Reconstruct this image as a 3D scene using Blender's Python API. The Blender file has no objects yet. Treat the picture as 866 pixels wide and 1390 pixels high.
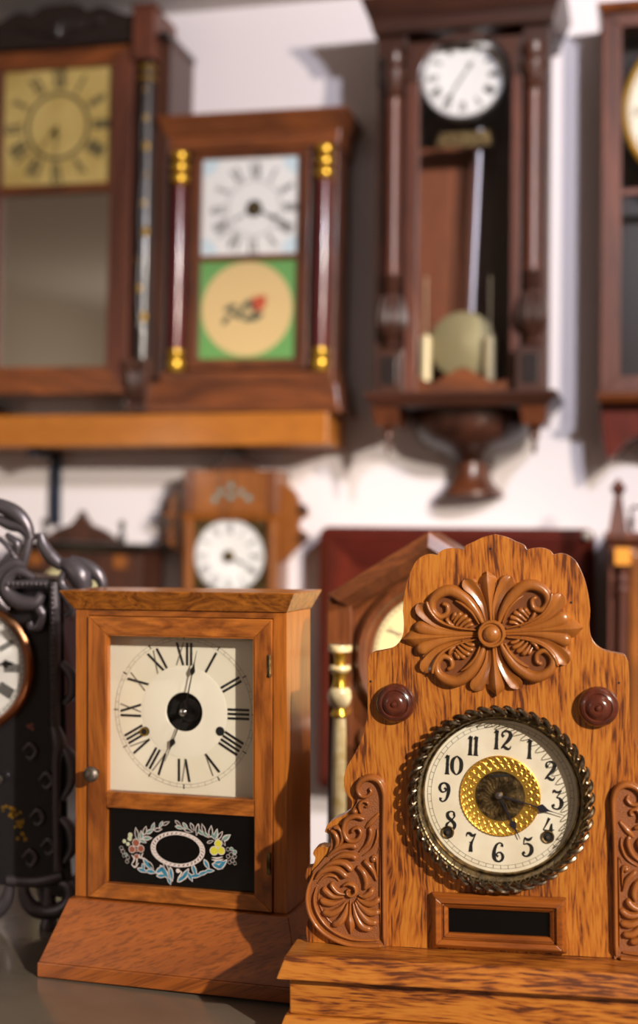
import bpy, math, random
import numpy as np
from mathutils import Matrix, Vector
random.seed(7)
PI = math.pi
S = bpy.context.scene
COL = S.collection

# ------------------------------------------------------------------ camera
FPX = 1805.0
CX, CY = 433.0, 695.0
CAMZ = 1.40
PITCH = math.atan(25 / FPX)
ROLL = 0.010
CAM = Vector((0, 0, CAMZ))
CR = Matrix.Rotation(PI / 2 + PITCH, 3, 'X') @ Matrix.Rotation(ROLL, 3, 'Z')
cd = bpy.data.cameras.new('camera')
cam = bpy.data.objects.new('camera', cd)
COL.objects.link(cam)
cam.matrix_world = Matrix.Translation(CAM) @ CR.to_4x4()
cd.sensor_fit = 'HORIZONTAL'
cd.sensor_width = 24.0
cd.lens = 24.0 * FPX / 866.0
cd.dof.use_dof = True
cd.dof.focus_distance = 1.36
cd.dof.aperture_fstop = cd.lens / 21.5
cd.dof.aperture_blades = 0
cd.clip_start = 0.02
S.camera = cam

def ray(px, py):
    return CR @ Vector(((px - CX) / FPX, -(py - CY) / FPX, -1.0))

class Fr:
    """a thing's own frame: x right, y away from its front, z up"""
    def __init__(s, origin, yaw=0.0, roll=0.0):
        s.M = Matrix.Translation(origin) @ Matrix.Rotation(yaw, 4, 'Z') @ Matrix.Rotation(roll, 4, 'Y')
        s.I = s.M.inverted()
    def U(s, px, py, d=0.0):
        o = s.I @ CAM
        r = s.I.to_3x3() @ ray(px, py)
        t = (d - o.y) / r.y
        p = o + r * t
        return (p.x, p.z)
    def X(s, px, py, d=0.0): return s.U(px, py, d)[0]
    def Z(s, px, py, d=0.0): return s.U(px, py, d)[1]

WYAW = math.radians(-13.7)
W = Fr(Vector((0, 2.88, 0)), WYAW)
TABLE = 0.90
def wall_frame(px, py, depth, roll=0.0, dyaw=0.0):
    x, z = W.U(px, py, -depth)
    return Fr(W.M @ Vector((x, -depth, z)), WYAW + dyaw, roll)
def table_frame(px, py, Zd, yaw=0.0, roll=0.0):
    r = ray(px, py)
    return Fr(Vector((r.x * Zd / r.y, Zd, TABLE + 0.0006)), yaw, roll)

# ------------------------------------------------------------------ materials
def lin(c):
    return tuple(((v / 255) / 12.92 if v / 255 <= 0.04045 else ((v / 255 + 0.055) / 1.055) ** 2.4) for v in c) + (1.0,)
MATS = {}
def newmat(name):
    m = bpy.data.materials.new(name); m.use_nodes = True
    nt = m.node_tree
    b = nt.nodes['Principled BSDF']
    return m, nt, b
def plain(name, c, rough=0.5, metal=0.0, coat=0.0, bump=0.0, bscale=200, spec=0.5, mottle=None, mscale=30):
    m, nt, b = newmat(name)
    b.inputs['Base Color'].default_value = lin(c)
    b.inputs['Roughness'].default_value = rough
    b.inputs['Metallic'].default_value = metal
    b.inputs['Coat Weight'].default_value = coat
    b.inputs['Coat Roughness'].default_value = 0.12
    b.inputs['Specular IOR Level'].default_value = spec
    tc = nt.nodes.new('ShaderNodeTexCoord')
    if mottle:
        n = nt.nodes.new('ShaderNodeTexNoise'); n.inputs['Scale'].default_value = mscale; n.inputs['Detail'].default_value = 5
        nt.links.new(tc.outputs['Object'], n.inputs['Vector'])
        r = nt.nodes.new('ShaderNodeValToRGB')
        r.color_ramp.elements[0].position = 0.38; r.color_ramp.elements[0].color = lin(mottle)
        r.color_ramp.elements[1].position = 0.62; r.color_ramp.elements[1].color = lin(c)
        nt.links.new(n.outputs['Fac'], r.inputs['Fac']); nt.links.new(r.outputs['Color'], b.inputs['Base Color'])
    if bump:
        n2 = nt.nodes.new('ShaderNodeTexNoise'); n2.inputs['Scale'].default_value = bscale; n2.inputs['Detail'].default_value = 3
        nt.links.new(tc.outputs['Object'], n2.inputs['Vector'])
        bp = nt.nodes.new('ShaderNodeBump'); bp.inputs['Strength'].default_value = bump; bp.inputs['Distance'].default_value = 0.001
        nt.links.new(n2.outputs['Fac'], bp.inputs['Height']); nt.links.new(bp.outputs['Normal'], b.inputs['Normal'])
    return m
def wood(name, light, dark, axis='Z', scale=9.0, stretch=0.12, rough=0.35, coat=0.35, fig=1.0, pores=0.35, porecol=None, tilt=0.0, contrast=(0.3, 0.7)):
    """grained timber, the grain along the given axis of the thing"""
    m, nt, b = newmat(name)
    L = nt.links.new
    tc = nt.nodes.new('ShaderNodeTexCoord')
    oi = nt.nodes.new('ShaderNodeObjectInfo')
    mul = nt.nodes.new('ShaderNodeMath'); mul.operation = 'MULTIPLY'; mul.inputs[1].default_value = 7.3
    L(oi.outputs['Random'], mul.inputs[0])
    add = nt.nodes.new('ShaderNodeVectorMath'); add.operation = 'ADD'
    L(tc.outputs['Object'], add.inputs[0]); L(mul.outputs[0], add.inputs[1])
    if tilt:
        mr = nt.nodes.new('ShaderNodeMapping'); mr.inputs['Rotation'].default_value = (0, tilt, 0); L(add.outputs[0], mr.inputs['Vector']); add = mr
    mp = nt.nodes.new('ShaderNodeMapping')
    mp.inputs['Scale'].default_value = (stretch, 1, 1) if axis == 'X' else (1, 1, stretch)
    L(add.outputs[0], mp.inputs['Vector'])
    n1 = nt.nodes.new('ShaderNodeTexNoise'); n1.inputs['Scale'].default_value = scale; n1.inputs['Detail'].default_value = 6
    n1.inputs['Distortion'].default_value = 1.6 * fig; n1.inputs['Roughness'].default_value = 0.6
    L(mp.outputs[0], n1.inputs['Vector'])
    r = nt.nodes.new('ShaderNodeValToRGB')
    r.color_ramp.elements[0].position = contrast[0]; r.color_ramp.elements[0].color = lin(dark)
    r.color_ramp.elements[1].position = contrast[1]; r.color_ramp.elements[1].color = lin(light)
    L(n1.outputs['Fac'], r.inputs['Fac'])
    # fine pores
    mp2 = nt.nodes.new('ShaderNodeMapping')
    mp2.inputs['Scale'].default_value = (0.05, 1, 1) if axis == 'X' else (1, 1, 0.05)
    L(add.outputs[0], mp2.inputs['Vector'])
    n2 = nt.nodes.new('ShaderNodeTexNoise'); n2.inputs['Scale'].default_value = 420; n2.inputs['Detail'].default_value = 2
    L(mp2.outputs[0], n2.inputs['Vector'])
    r2 = nt.nodes.new('ShaderNodeValToRGB')
    r2.color_ramp.elements[0].position = 0.36; r2.color_ramp.elements[0].color = (1, 1, 1, 1)
    r2.color_ramp.elements[1].position = 0.52; r2.color_ramp.elements[1].color = (0, 0, 0, 1)
    L(n2.outputs['Fac'], r2.inputs['Fac'])
    pf = nt.nodes.new('ShaderNodeMath'); pf.operation = 'MULTIPLY'; pf.inputs[1].default_value = pores
    L(r2.outputs['Color'], pf.inputs[0])
    mx = nt.nodes.new('ShaderNodeMix'); mx.data_type = 'RGBA'
    L(pf.outputs[0], mx.inputs[0]); L(r.outputs['Color'], mx.inputs[6])
    mx.inputs[7].default_value = lin(porecol or tuple(int(v * 0.55) for v in dark))
    L(mx.outputs[2], b.inputs['Base Color'])
    b.inputs['Roughness'].default_value = rough
    b.inputs['Coat Weight'].default_value = coat
    b.inputs['Coat Roughness'].default_value = 0.15
    bp = nt.nodes.new('ShaderNodeBump'); bp.inputs['Strength'].default_value = 0.12; bp.inputs['Distance'].default_value = 0.0006
    L(n2.outputs['Fac'], bp.inputs['Height']); L(bp.outputs['Normal'], b.inputs['Normal'])
    return m
def oak_mat(name, axis='Z', tint=1.0):
    m, nt, b = newmat(name)
    L = nt.links.new
    tc = nt.nodes.new('ShaderNodeTexCoord')
    def mapped(scale, loc=(0, 0, 0)):
        mp = nt.nodes.new('ShaderNodeMapping'); mp.inputs['Scale'].default_value = scale; mp.inputs['Location'].default_value = loc
        L(tc.outputs['Object'], mp.inputs['Vector']); return mp
    def sc(a, c): return (c, 1, a) if axis == 'X' else (a, 1, c)
    # broad cathedral figure warps the streaks
    nb = nt.nodes.new('ShaderNodeTexNoise'); nb.inputs['Scale'].default_value = 7; nb.inputs['Detail'].default_value = 3; nb.inputs['Distortion'].default_value = 0.6
    L(mapped(sc(1.6, 0.5)).outputs[0], nb.inputs['Vector'])
    vm = nt.nodes.new('ShaderNodeVectorMath'); vm.operation = 'MULTIPLY_ADD'
    L(nb.outputs['Color'], vm.inputs[0]); vm.inputs[1].default_value = (0.03, 0.0, 0.03) 
    L(tc.outputs['Object'], vm.inputs[2])
    mpa = nt.nodes.new('ShaderNodeMapping'); mpa.inputs['Scale'].default_value = sc(1.0, 0.09)
    L(vm.outputs[0], mpa.inputs['Vector'])
    n1 = nt.nodes.new('ShaderNodeTexNoise'); n1.inputs['Scale'].default_value = 400; n1.inputs['Detail'].default_value = 3; n1.inputs['Roughness'].default_value = 0.55
    L(mpa.outputs[0], n1.inputs['Vector'])
    # density of the streaks changes over the board
    n3 = nt.nodes.new('ShaderNodeTexNoise'); n3.inputs['Scale'].default_value = 40; n3.inputs['Detail'].default_value = 2
    mpb = nt.nodes.new('ShaderNodeMapping'); mpb.inputs['Scale'].default_value = sc(1.0, 0.22)
    L(vm.outputs[0], mpb.inputs['Vector']); L(mpb.outputs[0], n3.inputs['Vector'])
    ad = nt.nodes.new('ShaderNodeMath'); ad.operation = 'MULTIPLY_ADD'
    L(n3.outputs['Fac'], ad.inputs[0]); ad.inputs[1].default_value = 0.75; L(n1.outputs['Fac'], ad.inputs[2])
    r = nt.nodes.new('ShaderNodeValToRGB')
    el = r.color_ramp.elements
    k = tint
    el[0].position = 0.72; el[0].color = lin((92 * k, 46 * k, 22 * k))
    el[1].position = 1.0; el[1].color = lin((188 * k, 118 * k, 44 * k))
    e = el.new(0.80); e.color = lin((146 * k, 80 * k, 30 * k))
    e = el.new(0.875); e.color = lin((170 * k, 98 * k, 34 * k))
    L(ad.outputs[0], r.inputs['Fac'])
    L(r.outputs['Color'], b.inputs['Base Color'])
    b.inputs['Roughness'].default_value = 0.36; b.inputs['Coat Weight'].default_value = 0.35; b.inputs['Coat Roughness'].default_value = 0.2
    bp = nt.nodes.new('ShaderNodeBump'); bp.inputs['Strength'].default_value = 0.25; bp.inputs['Distance'].default_value = 0.0006
    L(ad.outputs[0], bp.inputs['Height']); L(bp.outputs['Normal'], b.inputs['Normal'])
    return m
def glass_mat(name, tint=(1, 1, 1), rough=0.02, dark=0.0, ior=1.45):
    m = bpy.data.materials.new(name); m.use_nodes = True
    nt = m.node_tree; nt.nodes.clear()
    o = nt.nodes.new('ShaderNodeOutputMaterial'); mx = nt.nodes.new('ShaderNodeMixShader')
    t = nt.nodes.new('ShaderNodeBsdfTransparent'); t.inputs['Color'].default_value = tuple(c * (1 - dark) for c in tint) + (1,)
    g = nt.nodes.new('ShaderNodeBsdfGlossy'); g.inputs['Roughness'].default_value = rough
    ge = nt.nodes.new('ShaderNodeNewGeometry')
    dt = nt.nodes.new('ShaderNodeVectorMath'); dt.operation = 'DOT_PRODUCT'
    nt.links.new(ge.outputs['Incoming'], dt.inputs[0]); nt.links.new(ge.outputs['Normal'], dt.inputs[1])
    def mth(op, a, b=None):
        n = nt.nodes.new('ShaderNodeMath'); n.operation = op
        for k, v in enumerate((a, b)):
            if v is None: continue
            if isinstance(v, (int, float)): n.inputs[k].default_value = v
            else: nt.links.new(v, n.inputs[k])
        return n.outputs[0]
    f0 = ((ior - 1) / (ior + 1)) ** 2
    x = mth('POWER', mth('SUBTRACT', 1.0, mth('ABSOLUTE', dt.outputs['Value'])), 5.0)
    fac = mth('ADD', mth('MULTIPLY', x, 1 - f0), f0)
    nt.links.new(fac, mx.inputs[0]); nt.links.new(t.outputs[0], mx.inputs[1]); nt.links.new(g.outputs[0], mx.inputs[2])
    nt.links.new(mx.outputs[0], o.inputs['Surface'])
    return m

M_ven = wood('fruitwood_veneer', (196, 114, 44), (104, 50, 18), 'Z', 16, 0.22, 0.3, 0.5, fig=2.2, pores=.25)
M_venx = wood('fruitwood_veneer_cross', (200, 118, 46), (106, 52, 18), 'X', 18, 0.35, 0.3, 0.5, fig=2.8, pores=.25)
M_vens = wood('fruitwood_straight', (200, 118, 40), (152, 80, 24), 'Z', 22, 0.06, 0.34, 0.4, fig=.5, pores=.3)
M_vent = wood('burl_edge_veneer', (206, 126, 44), (98, 46, 14), 'X', 34, 0.7, 0.32, 0.4, fig=3.0, pores=.15)
M_venb = wood('mahogany_slope', (178, 98, 38), (112, 54, 22), 'X', 12, 0.16, 0.28, 0.5, fig=1.2, pores=.4, tilt=math.radians(24))
M_oak = oak_mat('golden_oak')
M_oakx = oak_mat('golden_oak_cross', 'X')
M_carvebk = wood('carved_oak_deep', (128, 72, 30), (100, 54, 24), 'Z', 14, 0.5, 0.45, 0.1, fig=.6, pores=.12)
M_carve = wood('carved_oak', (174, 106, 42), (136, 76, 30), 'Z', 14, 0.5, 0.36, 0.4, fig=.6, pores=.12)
M_carved = wood('carved_oak_side', (172, 102, 44), (134, 74, 32), 'Z', 18, 0.4, 0.36, 0.4, fig=.6, pores=.12)
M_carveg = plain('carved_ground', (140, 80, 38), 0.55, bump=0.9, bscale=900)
M_moulding = wood('oak_moulding', (178, 100, 34), (112, 54, 18), 'X', 40, 0.12, 0.35, 0.4, fig=.6)
M_mahog = plain('turned_mahogany', (96, 44, 30), 0.25, coat=0.6, mottle=(68, 29, 20), mscale=60)
M_cream = plain('cream_dial_paint', (244, 238, 220), 0.5, mottle=(238, 230, 208), mscale=9)
M_creamhi = plain('cream_dial_raised', (244, 238, 221), 0.5)
M_ink = plain('black_ink', (22, 20, 20), 0.5)
M_inkthin = plain('grey_ink', (120, 112, 100), 0.6)
M_black = plain('black_void', (8, 7, 7), 0.7)
M_blackgl = plain('black_glass_paint', (8, 8, 9), 0.12, coat=0.3)
M_brass = plain('brass', (222, 176, 66), 0.3, .85)
M_gold = plain('stamped_gold', (232, 186, 84), 0.42, 1.0, bump=0.2, bscale=500)
M_antique = plain('antique_brass', (150, 128, 88), 0.42, 1.0, bump=0.5, bscale=600, mottle=(78, 62, 40), mscale=120)
M_bezel = plain('tarnished_bezel', (150, 136, 116), 0.34, 1.0, mottle=(84, 72, 60), mscale=160)
M_bezelin = plain('tarnished_cove', (150, 130, 96), 0.33, 1.0, mottle=(88, 76, 60), mscale=140)
M_goldblk = plain('golden_wood_block', (222, 146, 52), 0.4)
M_chrome = plain('chrome', (236, 234, 238), 0.12, 1.0)
M_steel = plain('steel', (178, 176, 180), 0.25, 1.0)
M_blued = plain('blued_steel', (104, 106, 132), 0.3, 1.0)
M_pewter = plain('pewter_knob', (128, 118, 110), 0.45, 0.8, mottle=(96, 88, 80), mscale=200)
M_handbl = plain('black_hand', (20, 18, 18), 0.35)
M_iron = plain('blackened_iron', (88, 82, 88), 0.36, 0.6, bump=0.25, bscale=160, spec=0.7)
M_irond = plain('black_lacquer', (38, 35, 39), 0.3, 0.2, bump=0.15, bscale=220)
M_copper = plain('copper_rim', (188, 116, 78), 0.28, 1.0, mottle=(120, 84, 58), mscale=20)
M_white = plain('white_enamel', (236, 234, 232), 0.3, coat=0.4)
M_paper = plain('ivory_paper_dial', (232, 224, 204), 0.5, mottle=(220, 208, 184), mscale=25)
M_yellow = plain('aged_yellow_dial', (196, 172, 106), 0.55, mottle=(176, 150, 84), mscale=8)
M_wal = wood('dark_walnut', (84, 46, 30), (40, 21, 15), 'Z', 12, 0.12, 0.42, 0.2)
M_walx = wood('dark_walnut_cross', (84, 46, 30), (40, 21, 15), 'X', 12, 0.12, 0.42, 0.2)
M_walr = wood('red_walnut', (116, 62, 42), (68, 34, 23), 'Z', 14, 0.1, 0.5, 0.1)
M_ebon = plain('ebonised_wood', (34, 24, 22), 0.35, coat=0.3)
M_rose = wood('rosewood_veneer', (138, 74, 32), (70, 34, 17), 'X', 10, 0.25, 0.4, 0.3, fig=2)
M_rosez = wood('rosewood_veneer_upright', (112, 60, 32), (62, 30, 18), 'Z', 10, 0.25, 0.4, 0.3, fig=2)
M_maroon = plain('maroon_column', (96, 28, 34), 0.22, coat=0.5)
M_mar = wood('red_mahogany', (108, 36, 18), (68, 20, 12), 'Z', 8, 0.2, 0.3, 0.5)
M_marx = wood('red_mahogany_cross', (88, 28, 18), (56, 16, 12), 'X', 8, 0.2, 0.3, 0.5)
M_pine = wood('orange_pine_shelf', (190, 118, 38), (158, 90, 24), 'X', 10, 0.07, 0.4, 0.2)
M_brown = wood('brown_frame', (128, 70, 34), (74, 38, 20), 'Z', 20, 0.1, 0.35, 0.35)
M_brownx = wood('brown_frame_cross', (128, 70, 34), (74, 38, 20), 'X', 20, 0.1, 0.35, 0.35)
M_ging = wood('honey_walnut', (160, 92, 32), (112, 62, 20), 'Z', 16, 0.15, 0.35, 0.35)
M_creamcol = plain('cream_marbled_column', (232, 212, 166), 0.35, coat=0.3, mottle=(206, 178, 120), mscale=70)
M_green = plain('green_glass_paint', (104, 158, 88), 0.45)
M_tan = plain('tan_glass_paint', (214, 184, 130), 0.45)
M_leafd = plain('dark_leaf_paint', (58, 74, 62), 0.5)
M_redp = plain('red_paint', (186, 78, 48), 0.5)
M_bluesp = plain('pale_blue_paint', (204, 222, 230), 0.5)
M_mirror = plain('looking_glass', (196, 190, 180), 0.04, 1.0)
M_glass = glass_mat('clear_glass', ior=1.35)
M_glassd = glass_mat('dome_glass', ior=1.5)
M_olive = plain('dull_brass_bob', (156, 144, 104), 0.5, .4)
M_pwhite = plain('pinkish_white_paint', (226, 212, 208), 0.5)
M_pgrey = plain('grey_green_paint', (112, 150, 146), 0.5)
M_pblue = plain('blue_paint', (52, 132, 164), 0.5)
M_pyel = plain('yellow_paint', (214, 206, 60), 0.5)
M_pred = plain('russet_paint', (150, 84, 64), 0.5)
M_pcream = plain('cream_paint_spot', (196, 206, 160), 0.5)
M_goldleaf = plain('gold_stencil', (170, 130, 40), 0.4, 0.6)
M_table = plain('counter_laminate', (120, 110, 98), 0.22, coat=0.4, mottle=(104, 94, 84), mscale=6)
M_dkpanel = wood('counter_panel', (88, 56, 36), (50, 30, 20), 'Z', 6, 0.1, 0.4, 0.3)
M_bracket = plain('dark_blue_bracket', (34, 42, 62), 0.4, 0.3)
M_backl = wood('regulator_back', (150, 84, 44), (120, 62, 34), 'Z', 10, 0.15, 0.5, 0.1)

# ------------------------------------------------------------------ mesh building
def cat(pts, n=8, closed=False):
    """smooth curve through points (each point any dimension)"""
    P = [np.array(p, float) for p in pts]
    if len(P) < 3 and not closed:
        return [tuple(P[0] + (P[1] - P[0]) * i / n) for i in range(n + 1)]
    out = []
    m = len(P)
    segs = m if closed else m - 1
    for i in range(segs):
        p1, p2 = P[i], P[(i + 1) % m]
        p0 = P[(i - 1) % m] if (closed or i > 0) else 2 * p1 - p2
        p3 = P[(i + 2) % m] if (closed or i + 2 < m) else 2 * p2 - p1
        for k in range(n):
            t = k / n
            out.append(tuple(0.5 * ((2 * p1) + (p2 - p0) * t + (2 * p0 - 5 * p1 + 4 * p2 - p3) * t * t + (3 * p1 - p0 - 3 * p2 + p3) * t ** 3)))
    if not closed: out.append(tuple(P[-1]))
    return out
def circ(cx, cz, r, n=48, rz=None, a0=0):
    rz = rz or r
    return [(cx + r * math.cos(a0 + 2 * PI * i / n), cz + rz * math.sin(a0 + 2 * PI * i / n)) for i in range(n)]

class MB:
    def __init__(s): s.v = []; s.f = []; s.m = []; s.s = []
    def add(s, vs, fs, mi=0, sm=False):
        b = len(s.v); s.v += [tuple(v) for v in vs]
        for f in fs: s.f.append(tuple(b + i for i in f)); s.m.append(mi); s.s.append(sm)
        return s
    def box(s, x0, x1, y0, y1, z0, z1, mi=0):
        return s.frus(x0, x1, y0, y1, z0, x0, x1, y0, y1, z1, mi)
    def frus(s, x0, x1, y0, y1, z0, X0, X1, Y0, Y1, z1, mi=0):
        vs = [(x0, y0, z0), (x1, y0, z0), (x1, y1, z0), (x0, y1, z0), (X0, Y0, z1), (X1, Y0, z1), (X1, Y1, z1), (X0, Y1, z1)]
        return s.add(vs, [(3, 2, 1, 0), (4, 5, 6, 7), (0, 1, 5, 4), (1, 2, 6, 5), (2, 3, 7, 6), (3, 0, 4, 7)], mi)
    def prism(s, pts, y0, y1, mi=0, smooth=False):
        a = sum(pts[i][0] * pts[(i + 1) % len(pts)][1] - pts[(i + 1) % len(pts)][0] * pts[i][1] for i in range(len(pts)))
        if a < 0: pts = pts[::-1]
        n = len(pts)
        s.add([(p[0], y0, p[1]) for p in pts] + [(p[0], y1, p[1]) for p in pts], [tuple(range(n)), tuple(range(2 * n - 1, n - 1, -1))], mi)
        b = len(s.v) - 2 * n
        for i in range(n):
            j = (i + 1) % n
            s.f.append((b + i, b + n + i, b + n + j, b + j)); s.m.append(mi); s.s.append(smooth)
        return s
    def frame(s, outer, inner, y0, y1, mi=0, y0i=None):
        """ring between two outlines with the same number of points; the inner lip may lie deeper"""
        n = len(outer); yi = y0 if y0i is None else y0i
        vs = [(p[0], y0, p[1]) for p in outer] + [(p[0], yi, p[1]) for p in inner] + [(p[0], y1, p[1]) for p in inner] + [(p[0], y1, p[1]) for p in outer]
        fs = []
        for i in range(n):
            j = (i + 1) % n
            for k in range(4):
                a, b = k * n, ((k + 1) % 4) * n
                fs.append((a + i, a + j, b + j, b + i))
        return s.add(vs, fs, mi)
    def rail(s, quad, y0, y1, mi=0):
        return s.prism(quad, y0, y1, mi)
    def disc(s, cx, cz, r, y, mi=0, n=64, rz=None):
        p = circ(cx, cz, r, n, rz)
        return s.add([(a, y, b) for a, b in p], [tuple(range(n))], mi)
    def flat(s, pts, y, mi=0):
        a = sum(pts[i][0] * pts[(i + 1) % len(pts)][1] - pts[(i + 1) % len(pts)][0] * pts[i][1] for i in range(len(pts)))
        if a < 0: pts = pts[::-1]
        return s.add([(p[0], y, p[1]) for p in pts], [tuple(range(len(pts)))], mi)
    def ringflat(s, cx, cz, r0, r1, y, mi=0, n=72, kz=1.0):
        a = circ(cx, cz, r0, n, r0 * kz); b = circ(cx, cz, r1, n, r1 * kz)
        return s.add([(p[0], y, p[1]) for p in a + b], [(i, (i + 1) % n, n + (i + 1) % n, n + i) for i in range(n)], mi)
    def lathe(s, prof, o=(0, 0, 0), axis='y', seg=48, mi=0, sm=True, caps=True):
        """prof: list of (radius, height); axis y: height goes toward the viewer"""
        vs = []; fs = []
        for r, h in prof:
            for i in range(seg):
                a = 2 * PI * i / seg
                c, d = r * math.cos(a), r * math.sin(a)
                vs.append((o[0] + c, o[1] - h, o[2] + d) if axis == 'y' else (o[0] + c, o[1] + d, o[2] + h))
        for k in range(len(prof) - 1):
            for i in range(seg):
                j = (i + 1) % seg
                fs.append((k * seg + i, k * seg + j, (k + 1) * seg + j, (k + 1) * seg + i))
        s.add(vs, fs, mi, sm)
        if caps:
            b = len(s.v) - len(vs)
            for k in (0, len(prof) - 1):
                if prof[k][0] > 1e-5:
                    s.f.append(tuple(b + k * seg + i for i in range(seg))); s.m.append(mi); s.s.append(False)
        return s
    def ball(s, c, r, mi=0, sy=1.0, sz=1.0, seg=20, rings=10):
        prof = [(r * math.sin(PI * k / rings) + 1e-6, -r * math.cos(PI * k / rings)) for k in range(rings + 1)]
        vs = []; fs = []
        for q, h in prof:
            for i in range(seg):
                a = 2 * PI * i / seg
                vs.append((c[0] + q * math.cos(a), c[1] + q * math.sin(a) * sy, c[2] + h * sz))
        for k in range(rings):
            for i in range(seg):
                j = (i + 1) % seg
                fs.append((k * seg + i, k * seg + j, (k + 1) * seg + j, (k + 1) * seg + i))
        return s.add(vs, fs, mi, True)
    def ribbon(s, path, wid, y, mi=0, n=6, thick=0.0):
        """flat stroke of varying width in the xz plane"""
        if not hasattr(wid, '__len__'): wid = [wid] * len(path)
        P = cat([(p[0], p[1], w) for p, w in zip(path, wid)], n)
        L = []
        for i, p in enumerate(P):
            a = P[max(i - 1, 0)]; b = P[min(i + 1, len(P) - 1)]
            d = np.array([b[0] - a[0], b[1] - a[1]]); d /= (np.linalg.norm(d) + 1e-12)
            L.append((p, (-d[1], d[0])))
        vs = []
        for p, nn in L: vs += [(p[0] + nn[0] * p[2] / 2, y, p[1] + nn[1] * p[2] / 2), (p[0] - nn[0] * p[2] / 2, y, p[1] - nn[1] * p[2] / 2)]
        m = len(L)
        fs = [(2 * i, 2 * i + 1, 2 * i + 3, 2 * i + 2) for i in range(m - 1)]
        if thick:
            k = len(vs); vs += [(v[0], v[1] + thick, v[2]) for v in vs]
            fs += [(2 * i + k, 2 * i + 2 + k, 2 * i + 3 + k, 2 * i + 1 + k) for i in range(m - 1)]
            fs += [(2 * i, 2 * i + 2, 2 * i + 2 + k, 2 * i + k) for i in range(m - 1)] + [(2 * i + 1, 2 * i + 1 + k, 2 * i + 3 + k, 2 * i + 3) for i in range(m - 1)]
        return s.add(vs, fs, mi)
    def petal(s, path, wid, y, h, mi=0, prof='round', n=7, K=8, base=0.0, tip=True, tail=False):
        """carved frond standing h proud of the plane y (toward the viewer)"""
        if not hasattr(wid, '__len__'): wid = [wid] * len(path)
        P = cat([(p[0], p[1], w) for p, w in zip(path, wid)], n)
        ds = [0.0]
        for i in range(1, len(P)): ds.append(ds[-1] + math.hypot(P[i][0] - P[i - 1][0], P[i][1] - P[i - 1][1]))
        T = ds[-1]
        # extra rows near the rounded ends
        rows = list(zip(P, ds))
        vs = []; fs = []
        for i, (p, d) in enumerate(rows):
            a = P[max(i - 1, 0)]; b = P[min(i + 1, len(P) - 1)]
            t = np.array([b[0] - a[0], b[1] - a[1]]); t /= (np.linalg.norm(t) + 1e-12)
            nn = (-t[1], t[0]); w = max(p[2], 1e-5) / 2; k = 1.0
            if tip:
                e = T - d
                if e < w: k = min(k, math.sqrt(max(0.0, 1 - (1 - e / w) ** 2)))
            if tail:
                if d < w: k = min(k, math.sqrt(max(0.0, 1 - (1 - d / w) ** 2)))
            w *= max(k, 0.04)
            for j in range(K + 1):
                u = -1 + 2 * j / K
                if prof == 'round': g = math.sqrt(max(0, 1 - abs(u) ** 3))
                elif prof == 'spoon': g = math.sqrt(max(0, 1 - u ** 6)) * (0.5 + 0.5 * abs(u) ** 1.5)
                else: g = 1 - abs(u) ** 1.4
                hh = base + (h - base) * g * (0.45 + 0.55 * k) * (0.55 + 0.45 * min(1.0, p[2] / (max(q[2] for q in P) + 1e-9)))
                if j in (0, K): hh = 0.0
                vs.append((p[0] + nn[0] * w * u, y - hh, p[1] + nn[1] * w * u))
        for i in range(len(rows) - 1):
            for j in range(K):
                a = i * (K + 1) + j
                fs.append((a, a + 1, a + K + 2, a + K + 1))
        return s.add(vs, fs, mi, True)
    def tube(s, path, rad, mi=0, seg=10, n=6, smooth_path=True):
        if not hasattr(rad, '__len__'): rad = [rad] * len(path)
        Q = [tuple(p) + (r,) for p, r in zip(path, rad)]
        P = cat(Q, n) if smooth_path else Q
        vs = []; fs = []
        up = Vector((0, 1, 0))
        for i, p in enumerate(P):
            a = Vector(P[max(i - 1, 0)][:3]); b = Vector(P[min(i + 1, len(P) - 1)][:3])
            t = (b - a).normalized()
            u = up - t * up.dot(t)
            if u.length < 1e-3: u = Vector((1, 0, 0)) - t * t.x
            u.normalize(); w = t.cross(u)
            for k in range(seg):
                an = 2 * PI * k / seg
                q = Vector(p[:3]) + (u * math.cos(an) + w * math.sin(an)) * p[3]
                vs.append(tuple(q))
        m = len(P)
        for i in range(m - 1):
            for k in range(seg):
                j = (k + 1) % seg
                fs.append((i * seg + k, i * seg + j, (i + 1) * seg + j, (i + 1) * seg + k))
        fs.append(tuple(range(seg))); fs.append(tuple((m - 1) * seg + k for k in range(seg)))
        return s.add(vs, fs, mi, True)
    def mirror(s, xc):
        """adds the mirror image about x = xc"""
        n = len(s.v); nf = len(s.f)
        s.v += [(2 * xc - v[0], v[1], v[2]) for v in s.v]
        for k in range(nf): s.f.append(tuple(n + i for i in reversed(s.f[k]))); s.m.append(s.m[k]); s.s.append(s.s[k])
        return s
    def build(s, name, mats, parent=None, bevel=0.0, seg=2, label=None):
        me = bpy.data.meshes.new(name)
        me.from_pydata(s.v, [], s.f)
        if not isinstance(mats, (list, tuple)): mats = [mats]
        for m in mats: me.materials.append(m)
        me.polygons.foreach_set('material_index', s.m)
        me.polygons.foreach_set('use_smooth', s.s)
        me.update()
        if any(s.s): me.set_sharp_from_angle(angle=math.radians(38))
        o = bpy.data.objects.new(name, me); COL.objects.link(o)
        if parent is not None: o.parent = parent
        if bevel:
            b = o.modifiers.new('edge', 'BEVEL'); b.width = bevel; b.segments = seg; b.limit_method = 'ANGLE'; b.angle_limit = math.radians(35)
            b.harden_normals = False
        if label: o['label'] = label
        return o
def thing(name, fr, label, category='clock', group=None):
    o = bpy.data.objects.new(name, None); COL.objects.link(o)
    o.matrix_world = fr.M; o.empty_display_size = 0.05
    o['label'] = label; o['category'] = category
    if group: o['group'] = group
    return o
def rect(x0, x1, z0, z1): return [(x0, z0), (x1, z0), (x1, z1), (x0, z1)]
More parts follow.
